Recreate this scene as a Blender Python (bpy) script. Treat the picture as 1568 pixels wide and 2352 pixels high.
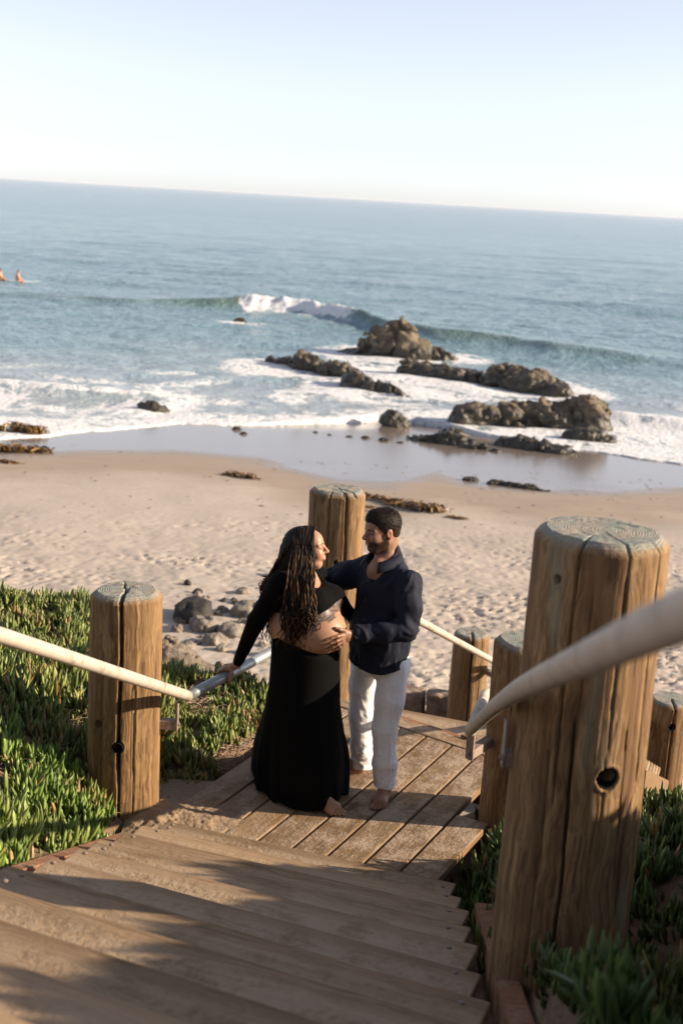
import bpy, bmesh, math, random
import numpy as np
from mathutils import Vector, Matrix, Quaternion

for o in list(bpy.data.objects):
    bpy.data.objects.remove(o)
SC = bpy.context.scene
COL = SC.collection
random.seed(7)
RNG = np.random.default_rng(7)

# ------------------------------------------------------------------ camera
PITCH = math.atan(721 / 2950.0)
ROLL = math.atan(92 / 1568.0)
CAM = Vector((0, 0, 3.5))
_F = Vector((0, math.cos(PITCH), -math.sin(PITCH)))
_U0 = Vector((0, math.sin(PITCH), math.cos(PITCH)))
_R0 = Vector((1, 0, 0))
_UP = _U0 * math.cos(ROLL) - _R0 * math.sin(ROLL)
_EX = _R0 * math.cos(ROLL) + _U0 * math.sin(ROLL)
cd = bpy.data.cameras.new('camera')
cam = bpy.data.objects.new('camera', cd)
COL.objects.link(cam)
M = Matrix((( _EX.x, _UP.x, -_F.x, CAM.x), (_EX.y, _UP.y, -_F.y, CAM.y), (_EX.z, _UP.z, -_F.z, CAM.z), (0, 0, 0, 1)))
cam.matrix_world = M
cd.sensor_fit = 'VERTICAL'
cd.sensor_height = 36.0
cd.sensor_width = 24.0
cd.lens = 36.0 * 2950 / 2352
cd.clip_start = 0.05
cd.clip_end = 60000
cd.dof.use_dof = True
cd.dof.focus_distance = 7.35
cd.dof.aperture_fstop = 2.6
SC.camera = cam

# ------------------------------------------------------------------ light
SUN_EL = math.radians(20.0)
SUN_AZ = math.radians(92.5)          # from +Y towards +X
SUNV = Vector((math.sin(SUN_AZ) * math.cos(SUN_EL), math.cos(SUN_AZ) * math.cos(SUN_EL), math.sin(SUN_EL)))
SKY_SAT = .40
SKY_TINT = (1.0, .985, 1.04, 1)
w = bpy.data.worlds.new('World')
SC.world = w
w.use_nodes = True
wt = w.node_tree
bg = wt.nodes['Background']
sky = wt.nodes.new('ShaderNodeTexSky')
sky.sky_type = 'NISHITA'
sky.sun_disc = False
sky.sun_elevation = SUN_EL
sky.sun_rotation = SUN_AZ
sky.air_density = .7
sky.dust_density = .3
sky.ozone_density = 2.0
sky.altitude = 10
hs = wt.nodes.new('ShaderNodeHueSaturation')
hs.inputs['Saturation'].default_value = SKY_SAT
wt.links.new(sky.outputs[0], hs.inputs['Color'])
tint = wt.nodes.new('ShaderNodeMix'); tint.data_type = 'RGBA'; tint.blend_type = 'MULTIPLY'
tint.inputs[0].default_value = 1.0
tint.inputs[7].default_value = SKY_TINT
wt.links.new(hs.outputs[0], tint.inputs[6])
wt.links.new(tint.outputs[2], bg.inputs[0])
bg.inputs[1].default_value = 0.096
sl = bpy.data.lights.new('sun', 'SUN')
sl.energy = 5.0
sl.angle = math.radians(0.55)
sl.color = (1.0, 0.81, 0.60)
so = bpy.data.objects.new('sun', sl)
COL.objects.link(so)
so.rotation_euler = SUNV.to_track_quat('Z', 'Y').to_euler()
so.location = (30, 0, 20)
SC.view_settings.view_transform = 'Standard'
SC.view_settings.look = 'None'
SC.view_settings.gamma = 1.0
SC.view_settings.use_curve_mapping = False
SC.view_settings.exposure = 1.1
SC.cycles.use_denoising = True
SC.cycles.max_bounces = 7
SC.cycles.transparent_max_bounces = 8
SC.cycles.caustics_reflective = False
SC.cycles.caustics_refractive = False

# ------------------------------------------------------------------ numpy helpers
def _h(ix, iy, iz, seed):
    n = (ix.astype(np.int64) * 374761393 + iy.astype(np.int64) * 668265263 + iz * 2147483647 + seed * 974711) & 0xffffffff
    n = ((n ^ (n >> 13)) * 1274126177) & 0xffffffff
    n = ((n ^ (n >> 16)) * 2246822519) & 0xffffffff
    return ((n ^ (n >> 15)) & 0xffff).astype(np.float32) / 65535.0

def vn2(x, y, seed=0):
    x = np.asarray(x, np.float64); y = np.asarray(y, np.float64)
    ix = np.floor(x); iy = np.floor(y)
    fx = (x - ix).astype(np.float32); fy = (y - iy).astype(np.float32)
    ux = fx * fx * (3 - 2 * fx); uy = fy * fy * (3 - 2 * fy)
    a = _h(ix, iy, 0, seed); b = _h(ix + 1, iy, 0, seed); c = _h(ix, iy + 1, 0, seed); d = _h(ix + 1, iy + 1, 0, seed)
    return (a + (b - a) * ux) * (1 - uy) + (c + (d - c) * ux) * uy

def fbm2(x, y, octv=4, seed=0, gain=.5):
    s = 0; a = 1.0; t = 0
    for i in range(octv):
        s = s + a * vn2(x * 2 ** i + i * 13.7, y * 2 ** i - i * 7.3, seed + i); t += a; a *= gain
    return s / t

def vn3(x, y, z, seed=0):
    x = np.asarray(x, np.float64); y = np.asarray(y, np.float64); z = np.asarray(z, np.float64)
    ix = np.floor(x); iy = np.floor(y); iz = np.floor(z)
    fx = (x - ix).astype(np.float32); fy = (y - iy).astype(np.float32); fz = (z - iz).astype(np.float32)
    ux = fx * fx * (3 - 2 * fx); uy = fy * fy * (3 - 2 * fy); uz = fz * fz * (3 - 2 * fz)
    izi = iz.astype(np.int64) * 1103515245 // 1
    r = []
    for k in (0, 1):
        zz = (iz.astype(np.int64) + k) * 40503
        a = _h(ix, iy, zz, seed); b = _h(ix + 1, iy, zz, seed); c = _h(ix, iy + 1, zz, seed); d = _h(ix + 1, iy + 1, zz, seed)
        r.append((a + (b - a) * ux) * (1 - uy) + (c + (d - c) * ux) * uy)
    return r[0] * (1 - uz) + r[1] * uz

def fbm3(x, y, z, octv=3, seed=0, gain=.5):
    s = 0; a = 1.0; t = 0
    for i in range(octv):
        f = 2 ** i
        s = s + a * vn3(x * f + i * 3.1, y * f + i * 5.7, z * f - i * 2.3, seed + i * 11); t += a; a *= gain
    return s / t

def sstep(a, b, x):
    t = np.clip((np.asarray(x, float) - a) / (b - a), 0, 1)
    return t * t * (3 - 2 * t)

def mesh_np(name, V, F, smooth=True, mat=None, parent=None):
    V = np.asarray(V, np.float32); F = np.asarray(F, np.int32)
    me = bpy.data.meshes.new(name)
    n, k = F.shape
    me.vertices.add(len(V)); me.vertices.foreach_set('co', V.ravel())
    me.loops.add(n * k); me.loops.foreach_set('vertex_index', F.ravel())
    me.polygons.add(n)
    me.polygons.foreach_set('loop_start', np.arange(n, dtype=np.int32) * k)
    me.polygons.foreach_set('use_smooth', np.full(n, smooth, bool))
    me.update(calc_edges=True)
    o = bpy.data.objects.new(name, me)
    COL.objects.link(o)
    if mat: me.materials.append(mat)
    if parent is not None: o.parent = parent
    return o

def attr(o, name, arr):
    a = o.data.attributes.new(name, 'FLOAT', 'POINT')
    a.data.foreach_set('value', np.asarray(arr, np.float32).ravel())

def cattr(o, name, arr):
    a = o.data.attributes.new(name, 'FLOAT_COLOR', 'POINT')
    arr = np.asarray(arr, np.float32)
    if arr.shape[1] == 3: arr = np.hstack([arr, np.ones((len(arr), 1), np.float32)])
    a.data.foreach_set('color', arr.ravel())

def gridfaces(nr, nc, wrap=False):
    r = np.arange(nr - 1)[:, None]; c = np.arange(nc if wrap else nc - 1)[None, :]
    c2 = (c + 1) % nc
    return np.stack([r * nc + c, r * nc + c2, (r + 1) * nc + c2, (r + 1) * nc + c], -1).reshape(-1, 4)

def bm_obj(name, bm, mat=None, parent=None, smooth=False):
    me = bpy.data.meshes.new(name)
    bm.to_mesh(me); bm.free()
    if smooth:
        for p in me.polygons: p.use_smooth = True
    if mat: me.materials.append(mat)
    o = bpy.data.objects.new(name, me)
    COL.objects.link(o)
    if parent is not None: o.parent = parent
    return o

def empty(name, loc=(0, 0, 0)):
    o = bpy.data.objects.new(name, None)
    o.location = loc; o.empty_display_size = .1
    COL.objects.link(o)
    return o

def thing(o, label, cat, group=None):
    o['label'] = label; o['category'] = cat
    if group: o['group'] = group
    return o

def struct(o, label=None):
    o['kind'] = 'structure'
    if label: o['label'] = label
    return o

def stuff(o, label, cat=None):
    o['kind'] = 'stuff'; o['label'] = label
    if cat: o['category'] = cat
    return o

def tube(path, rad, nseg=10, caps=True):
    """swept tube; rad scalar or per point"""
    P = np.asarray(path, float); n = len(P)
    R = np.full(n, rad, float) if np.isscalar(rad) else np.asarray(rad, float)
    T = np.gradient(P, axis=0); T /= np.linalg.norm(T, axis=1)[:, None] + 1e-9
    up = np.array([0, 0, 1.]) if abs(T[0, 2]) < .9 else np.array([1., 0, 0])
    V = []
    N = np.cross(T[0], up); N /= np.linalg.norm(N)
    for i in range(n):
        N = N - T[i] * (N @ T[i]); N /= np.linalg.norm(N) + 1e-9
        B = np.cross(T[i], N)
        a = np.arange(nseg) / nseg * 2 * math.pi
        V.append(P[i] + R[i] * (np.cos(a)[:, None] * N + np.sin(a)[:, None] * B))
    V = np.concatenate(V)
    F = gridfaces(n, nseg, True)
    if caps:
        V = np.vstack([V, P[0], P[-1]])
        a = np.arange(nseg); b = (a + 1) % nseg
        c0 = len(V) - 2; c1 = len(V) - 1
        F = np.vstack([F, np.stack([np.full(nseg, c0), b, a, a], -1)[:, [0, 1, 2, 2]] * 1]) if False else F
        off = (n - 1) * nseg
        tri0 = np.stack([b, a, np.full(nseg, c0)], -1); tri1 = np.stack([a + off, b + off, np.full(nseg, c1)], -1)
        return V, F, np.vstack([tri0, tri1])
    return V, F, np.zeros((0, 3), int)

def mesh_mix(name, V, Q, T, smooth=True, mat=None, parent=None):
    me = bpy.data.meshes.new(name)
    me.from_pydata([tuple(v) for v in V], [], [tuple(q) for q in Q] + [tuple(t) for t in T])
    me.update()
    if smooth: me.polygons.foreach_set('use_smooth', np.ones(len(me.polygons), bool))
    if mat: me.materials.append(mat)
    o = bpy.data.objects.new(name, me); COL.objects.link(o)
    if parent is not None: o.parent = parent
    return o

# ------------------------------------------------------------------ signed-distance modelling (surface nets)
class Vol:
    def __init__(self, lo, hi, h):
        self.lo = np.array(lo, np.float32); self.h = h
        self.n = np.ceil((np.array(hi) - np.array(lo)) / h).astype(int) + 1
        self.d = np.full(self.n, 1.0, np.float32)
    def box(self, lo, hi):
        a = np.clip(np.floor((np.array(lo) - self.lo) / self.h).astype(int), 0, self.n)
        b = np.clip(np.ceil((np.array(hi) - self.lo) / self.h).astype(int) + 1, 0, self.n)
        s = tuple(slice(int(p), int(q)) for p, q in zip(a, b))
        g = [self.lo[i] + self.h * np.arange(a[i], b[i], dtype=np.float32) for i in range(3)]
        return s, g[0][:, None, None], g[1][None, :, None], g[2][None, None, :]
    def _mix(self, s, d, k, op):
        c = self.d[s]
        if op == 'u':
            if k <= 0: self.d[s] = np.minimum(c, d); return
            hh = np.maximum(k - np.abs(c - d), 0) / k
            self.d[s] = np.minimum(c, d) - hh * hh * k * .25
        elif op == 's':
            d = -d
            if k <= 0: self.d[s] = np.maximum(c, d); return
            hh = np.maximum(k - np.abs(c - d), 0) / k
            self.d[s] = np.maximum(c, d) + hh * hh * k * .25
    def cone(self, a, b, ra, rb, k=.02, op='u'):
        a = np.array(a, np.float32); b = np.array(b, np.float32)
        m = max(ra, rb) + k + 4 * self.h
        s, X, Y, Z = self.box(np.minimum(a, b) - m, np.maximum(a, b) + m)
        ab = b - a; L2 = float(ab @ ab) + 1e-9
        t = np.clip(((X - a[0]) * ab[0] + (Y - a[1]) * ab[1] + (Z - a[2]) * ab[2]) / L2, 0, 1)
        d = np.sqrt((X - a[0] - t * ab[0]) ** 2 + (Y - a[1] - t * ab[1]) ** 2 + (Z - a[2] - t * ab[2]) ** 2) - (ra + (rb - ra) * t)
        self._mix(s, d, k, op)
    def chain(self, pts, rads, k=.02):
        for i in range(len(pts) - 1): self.cone(pts[i], pts[i + 1], rads[i], rads[i + 1], k)
    def ell(self, c, r, R=None, k=.02, op='u'):
        c = np.array(c, np.float32); r = np.array(r, np.float32)
        m = float(r.max()) + k + 4 * self.h
        s, X, Y, Z = self.box(c - m, c + m)
        x = X - c[0]; y = Y - c[1]; z = Z - c[2]
        if R is not None:
            R = np.array(R, np.float32)     # rows = local axes
            x, y, z = (R[0, 0] * x + R[0, 1] * y + R[0, 2] * z, R[1, 0] * x + R[1, 1] * y + R[1, 2] * z, R[2, 0] * x + R[2, 1] * y + R[2, 2] * z)
        k0 = np.sqrt((x / r[0]) ** 2 + (y / r[1]) ** 2 + (z / r[2]) ** 2)
        k1 = np.sqrt((x / r[0] ** 2) ** 2 + (y / r[1] ** 2) ** 2 + (z / r[2] ** 2) ** 2) + 1e-6
        self._mix(s, (k0 * (k0 - 1) / k1).astype(np.float32), k, op)
    def rbox(self, c, r, R=None, rad=.02, k=.0):
        c = np.array(c, np.float32); m = float(np.linalg.norm(r)) + k + 4 * self.h
        s, X, Y, Z = self.box(c - m, c + m)
        x = X - c[0]; y = Y - c[1]; z = Z - c[2]
        if R is not None:
            R = np.array(R, np.float32)
            x, y, z = (R[0, 0] * x + R[0, 1] * y + R[0, 2] * z, R[1, 0] * x + R[1, 1] * y + R[1, 2] * z, R[2, 0] * x + R[2, 1] * y + R[2, 2] * z)
        q = [np.abs(a) - (b - rad) for a, b in zip((x, y, z), r)]
        d = np.sqrt(sum(np.maximum(a, 0) ** 2 for a in q)) + np.minimum(np.maximum(np.maximum(q[0], q[1]), q[2]), 0) - rad
        self._mix(s, d.astype(np.float32), k, 'u')
    def axes(self):
        g = [self.lo[i] + self.h * np.arange(self.n[i], dtype=np.float32) for i in range(3)]
        return g[0][:, None, None], g[1][None, :, None], g[2][None, None, :]
    def near(self, band):
        """indices and coordinates of voxels near the surface"""
        I = np.nonzero(np.abs(self.d) < band)
        return I, *[self.lo[i] + self.h * I[i].astype(np.float32) for i in range(3)]
    def mesh(self):
        d = self.d; s = d < 0
        c = s[:-1, :-1, :-1].astype(np.int8)
        for i in (0, 1):
            for j in (0, 1):
                for k in (0, 1):
                    if i + j + k: c = c + s[i:s.shape[0] - 1 + i, j:s.shape[1] - 1 + j, k:s.shape[2] - 1 + k]
        act = (c > 0) & (c < 8)
        I = np.argwhere(act)
        cor = [(i, j, k) for i in (0, 1) for j in (0, 1) for k in (0, 1)]
        D = np.stack([d[I[:, 0] + i, I[:, 1] + j, I[:, 2] + k] for i, j, k in cor], 1)
        acc = np.zeros((len(I), 3), np.float32); cnt = np.zeros(len(I), np.float32)
        for a in range(8):
            for b in range(a + 1, 8):
                ca = np.array(cor[a]); cb = np.array(cor[b])
                if np.abs(ca - cb).sum() != 1: continue
                m = (D[:, a] < 0) != (D[:, b] < 0)
                t = np.where(m, D[:, a] / np.where(m, D[:, a] - D[:, b], 1), 0)
                acc += m[:, None] * (ca[None] + t[:, None] * (cb - ca)[None]); cnt += m
        V = (I + acc / cnt[:, None]) * self.h + self.lo
        idx = np.full(act.shape, -1, np.int32); idx[act] = np.arange(len(I))
        Fs = []
        for ax in range(3):
            sl0 = [slice(1, -1)] * 3; sl1 = [slice(1, -1)] * 3
            sl0[ax] = slice(0, -1); sl1[ax] = slice(1, None)
            A = s[tuple(sl0)]; B = s[tuple(sl1)]
            E = np.argwhere(A != B)
            if not len(E): continue
            inside = A[tuple(E.T)]
            o1, o2 = [(1, 2), (2, 0), (0, 1)][ax]
            base = E + 1; base[:, ax] -= 1
            def cell(d1, d2):
                q = base.copy(); q[:, o1] += d1; q[:, o2] += d2
                return idx[tuple(q.T)]
            q = np.stack([cell(-1, -1), cell(0, -1), cell(0, 0), cell(-1, 0)], 1)
            q[~inside] = q[~inside][:, ::-1]
            Fs.append(q)
        F = np.concatenate(Fs)
        F = F[(F >= 0).all(1)]
        return V, F

def nsmooth(V, F, it=1, lam=.5):
    """laplacian smoothing on a quad mesh"""
    n = len(V)
    a = F.ravel(); b = np.roll(F, -1, 1).ravel()
    for _ in range(it):
        S = np.zeros((n, 3)); c = np.zeros(n)
        for p, q in ((a, b), (b, a)):
            for i in range(3): S[:, i] += np.bincount(p, V[q, i], n)
            c += np.bincount(p, minlength=n)
        V = V + lam * (S / np.maximum(c, 1)[:, None] - V)
    return V
# ------------------------------------------------------------------ materials
class MB:
    def __init__(self, name):
        self.m = bpy.data.materials.new(name); self.m.use_nodes = True
        self.t = self.m.node_tree; self.b = self.t.nodes['Principled BSDF']; self.out = self.t.nodes['Material Output']
        self.b.inputs['Specular IOR Level'].default_value = .3
    def n(self, typ, props=None, **ins):
        nd = self.t.nodes.new('ShaderNode' + typ)
        for k, v in (props or {}).items(): setattr(nd, k, v)
        for k, v in ins.items():
            key = int(k[1:]) if k[0] == '_' else k
            self.set(nd.inputs[key], v)
        return nd
    def set(self, sock, v):
        if hasattr(v, 'outputs'): v = v.outputs[0]
        if isinstance(v, bpy.types.NodeSocket): self.t.links.new(v, sock)
        else:
            if isinstance(v, (tuple, list)) and len(v) == 3 and sock.type == 'RGBA': v = (*v, 1)
            sock.default_value = v
    def p(self, **ins):
        for k, v in ins.items(): self.set(self.b.inputs[k.replace('_', ' ')], v)
        return self
    def coord(self, which='Object'):
        return self.n('TexCoord').outputs[which]
    def mapping(self, vec, scale=(1, 1, 1), loc=(0, 0, 0), rot=(0, 0, 0)):
        return self.n('Mapping', Vector=vec, Scale=scale, Location=loc, Rotation=rot).outputs[0]
    def noise(self, vec, scale=5, detail=4, rough=.55, dist=0.0):
        return self.n('TexNoise', Vector=vec, Scale=scale, Detail=detail, Roughness=rough, Distortion=dist).outputs[0]
    def ramp(self, fac, stops, interp='LINEAR'):
        r = self.n('ValToRGB', Fac=fac); cr = r.color_ramp; cr.interpolation = interp
        while len(cr.elements) < len(stops): cr.elements.new(.5)
        for e, (p, c) in zip(cr.elements, stops):
            e.position = p; e.color = (*c, 1) if not np.isscalar(c) else (c, c, c, 1)
        return r.outputs[0]
    def mix(self, f, a, b, blend='MIX'):
        nd = self.n('Mix', dict(data_type='RGBA', blend_type=blend))
        self.set(nd.inputs[0], f); self.set(nd.inputs[6], a); self.set(nd.inputs[7], b)
        return nd.outputs[2]
    def math(self, op, a, b=0.0, clamp=False):
        nd = self.n('Math', dict(operation=op, use_clamp=clamp)); self.set(nd.inputs[0], a); self.set(nd.inputs[1], b)
        return nd.outputs[0]
    def attr(self, name):
        return self.n('Attribute', dict(attribute_name=name)).outputs
    def bump(self, h, strength=.5, dist=.01, normal=None):
        nd = self.n('Bump', Strength=strength, Distance=dist, Height=h)
        if normal is not None: self.set(nd.inputs['Normal'], normal)
        return nd.outputs[0]
    def sep(self, vec):
        return self.n('SeparateXYZ', Vector=vec).outputs

def m_post():
    m = MB('post_wood'); c = m.coord()
    rnd = m.n('ObjectInfo').outputs['Random']
    off = m.n('CombineXYZ', X=m.math('MULTIPLY', rnd, 31.0), Y=m.math('MULTIPLY', rnd, 17.0), Z=m.math('MULTIPLY', rnd, 9.0)).outputs[0]
    cv = m.n('VectorMath', dict(operation='ADD'), _0=c, _1=off).outputs[0]
    warp = m.noise(m.mapping(cv, (3, 3, 1.6)), 2.0, 3)
    cw = m.n('VectorMath', dict(operation='ADD'), _0=cv, _1=m.n('VectorMath', dict(operation='SCALE'), _0=m.n('TexNoise', Vector=m.mapping(cv, (4, 4, 3.2)), Scale=1.2, Detail=2.0).outputs[1], Scale=.09).outputs[0]).outputs[0]
    g1 = m.noise(m.mapping(cw, (16, 16, .55)), 1.0, 5, .62)
    g2 = m.noise(m.mapping(cw, (70, 70, 1.6)), 1.0, 4, .6)
    blot = m.noise(cv, 3.2, 4, .6)
    base = m.ramp(g1, [(.25, (.075, .038, .014)), (.42, (.18, .103, .043)), (.58, (.30, .19, .086)), (.75, (.395, .275, .14))])
    base = m.mix(m.ramp(g2, [(.34, .8), (.54, 0)]), base, (.065, .034, .016))
    kn = m.n('TexVoronoi', Vector=m.mapping(cw, (3.2, 3.2, 1.7)), Scale=1.0, Randomness=1.0).outputs['Distance']
    base = m.mix(m.ramp(kn, [(.04, .55), (.12, .25), (.22, 0)]), base, (.075, .04, .02))
    g3 = m.noise(m.mapping(cw, (170, 170, 3.0)), 1.0, 3, .6)
    base = m.mix(m.ramp(g3, [(.36, .5), (.5, 0)]), base, (.09, .05, .025))
    base = m.mix(m.ramp(blot, [(.42, 0), (.7, .5)]), base, (.17, .095, .045))
    # greenish treatment stain running in streaks
    st = m.noise(m.mapping(cv, (9, 9, 1.4)), 1.0, 3)
    base = m.mix(m.ramp(st, [(.62, 0), (.74, .4)]), base, (.24, .26, .2))
    # end grain
    xyz = m.sep(c)
    rad = m.math('SQRT', m.math('ADD', m.math('MULTIPLY', xyz[0], xyz[0]), m.math('MULTIPLY', xyz[1], xyz[1])))
    rw = m.math('ADD', rad, m.math('MULTIPLY', m.noise(c, 9.0, 2), .035))
    ring = m.math('SINE', m.math('MULTIPLY', rw, 640.0))
    endc = m.mix(m.ramp(m.noise(cv, 10, 4), [(.35, 0), (.6, 1)]), (.21, .25, .225), (.31, .275, .225))
    endc = m.mix(m.ramp(ring, [(0, .25), (.6, 0)]), endc, (.12, .11, .095))
    endc = m.mix(m.ramp(m.noise(m.mapping(cv, (1, 1, 1)), 26, 4), [(.55, 0), (.7, .5)]), endc, (.36, .33, .285))
    nz = m.sep(m.n('NewGeometry').outputs['Normal'])[2]
    topm = m.attr('top')[2]
    m.p(Base_Color=m.mix(topm, base, endc), Roughness=.82)
    h = m.math('ADD', m.math('MULTIPLY', g2, .8), m.math('MULTIPLY', g1, .6))
    h = m.mix(topm, h, m.math('ADD', m.math('MULTIPLY', ring, .2), m.noise(c, 60, 3)))
    m.p(Normal=m.bump(h, .9, .006))
    return m.m

def m_plank(name, dark, mid, light, sand=.5, sandcol=(.43, .335, .25), wear=False):
    m = MB(name); c = m.coord()
    rnd = m.n('ObjectInfo').outputs['Random']
    off = m.n('CombineXYZ', X=m.math('MULTIPLY', rnd, 57.0), Y=m.math('MULTIPLY', rnd, 23.0), Z=m.math('MULTIPLY', rnd, 11.0)).outputs[0]
    cv = m.n('VectorMath', dict(operation='ADD'), _0=c, _1=off).outputs[0]
    cw = m.n('VectorMath', dict(operation='ADD'), _0=cv, _1=m.n('VectorMath', dict(operation='SCALE'), _0=m.n('TexNoise', Vector=m.mapping(cv, (2.5, 7, 7)), Scale=1.0, Detail=2.0).outputs[1], Scale=.07).outputs[0]).outputs[0]
    g1 = m.noise(m.mapping(cw, (1.1, 24, 24)), 1.0, 4, .6)
    g2 = m.noise(m.mapping(cw, (3.0, 130, 130)), 1.0, 3, .6)
    base = m.ramp(g1, [(.28, dark), (.5, mid), (.72, light)])
    base = m.mix(m.ramp(g2, [(.34, .6), (.56, 0)]), base, tuple(x * .45 for x in dark))
    base = m.mix(m.math('MULTIPLY', rnd, .55), base, tuple(x * .6 for x in dark))
    n1 = m.noise(cv, 5.5, 5, .65); n2 = m.noise(cv, 42, 4, .7)
    s = m.math('ADD', m.math('MULTIPLY', n1, .75), m.math('MULTIPLY', n2, .35))
    s = m.math('SUBTRACT', s, m.math('MULTIPLY', m.ramp(g2, [(.3, 0), (.7, 1)]), .12))
    sm = m.ramp(s, [(.60 - sand * .3, 0), (.74 - sand * .25, .85)])
    up = m.math('MAXIMUM', m.sep(m.n('NewGeometry').outputs['Normal'])[2], 0.0)
    sm = m.math('MULTIPLY', sm, m.ramp(up, [(.55, 0), (.9, 1)]))
    if wear:      # feet sweep the front edge clean, dirt gathers at the back
        yy = m.math('ADD', m.sep(c)[1], m.math('MULTIPLY', m.math('SUBTRACT', n1, .5), .06))
        sm = m.math('MULTIPLY', sm, m.ramp(m.math('ADD', m.math('MULTIPLY', yy, 4.0), 1.0), [(.35, 1), (.62, .9), (.86, .25), (.97, .12)]))
        base = m.mix(m.ramp(m.math('FRACT', m.math('MULTIPLY', rnd, 7.31)), [(0, 0), (.5, 0), (1, .55)]), base, tuple(min(1, x * 1.3) for x in light))
        sm = m.math('MULTIPLY', sm, m.ramp(m.math('FRACT', m.math('MULTIPLY', rnd, 3.77)), [(0, .45), (1, 1)]))
    col = m.mix(sm, base, m.mix(m.noise(cv, 90, 2), tuple(x * .75 for x in sandcol), sandcol))
    m.p(Base_Color=col, Roughness=.85, Specular_IOR_Level=.22)
    h = m.math('ADD', m.math('MULTIPLY', g2, 1.0), m.math('MULTIPLY', sm, m.math('ADD', m.math('MULTIPLY', n2, 1.3), .4)))
    m.p(Normal=m.bump(h, .7, .006))
    return m.m

def m_metal(name, col, metallic, rough, spot):
    m = MB(name); c = m.coord()
    n = m.noise(c, 14, 5, .65); n2 = m.noise(c, 120, 3)
    col2 = m.mix(m.ramp(n, [(.5, 0), (.72, .7)]), col, spot)
    col2 = m.mix(m.ramp(n2, [(.55, 0), (.75, .35)]), col2, tuple(x * .5 for x in col))
    n3 = m.noise(c, 9, 7, .78)
    col2 = m.mix(m.ramp(n3, [(.53, 0), (.64, .6)]), col2, tuple(x * .55 for x in spot))
    m.p(Base_Color=col2, Metallic=metallic, Roughness=m.ramp(n, [(.3, rough), (.7, rough + .2)]))
    m.p(Normal=m.bump(n2, .2, .003))
    return m.m

def m_sand():
    m = MB('beach_sand'); c = m.coord()
    wet = m.attr('wet')[2]
    n1 = m.noise(c, .6, 4); n2 = m.noise(c, 9, 5, .6); n3 = m.noise(c, 60, 3)
    dry = m.mix(n1, (.41, .36, .31), (.48, .43, .375))
    dry = m.mix(m.ramp(n2, [(.35, .35), (.6, 0)]), dry, (.34, .27, .21))
    dry = m.mix(m.ramp(n3, [(.3, .3), (.5, 0)]), dry, (.3, .23, .18))
    damp = m.mix(m.noise(m.mapping(c, (.35, 2.2, 1)), 1, 4), (.29, .232, .18), (.35, .288, .23))
    wcol = m.mix(m.noise(m.mapping(c, (.25, 1.6, 1)), 1, 3), (.15, .125, .105), (.2, .16, .13))
    wj = m.math('ADD', wet, m.math('MULTIPLY', m.math('SUBTRACT', m.noise(m.mapping(c, (.18, .9, 1)), 1, 4), .5), .28))
    col = m.mix(m.ramp(wj, [(.12, 0), (.38, 1)]), dry, damp)
    gl = m.ramp(wj, [(.58, 0), (.74, 1)])
    col = m.mix(gl, col, wcol)
    m.p(Base_Color=col, Roughness=m.ramp(wj, [(.3, .9), (.55, .72), (.64, .34), (.76, .15)]), IOR=1.36, Specular_IOR_Level=m.ramp(wj, [(.3, .15), (.55, .3), (.72, .6)]))
    hb = m.math('ADD', m.math('MULTIPLY', n2, .6), m.math('MULTIPLY', n3, .35))
    st = m.ramp(wj, [(.1, .5), (.4, .12), (.65, .0)])
    nd = m.n('Bump', Distance=.02, Height=hb); m.set(nd.inputs['Strength'], st)
    m.p(Normal=nd.outputs[0])
    return m.m

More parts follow.
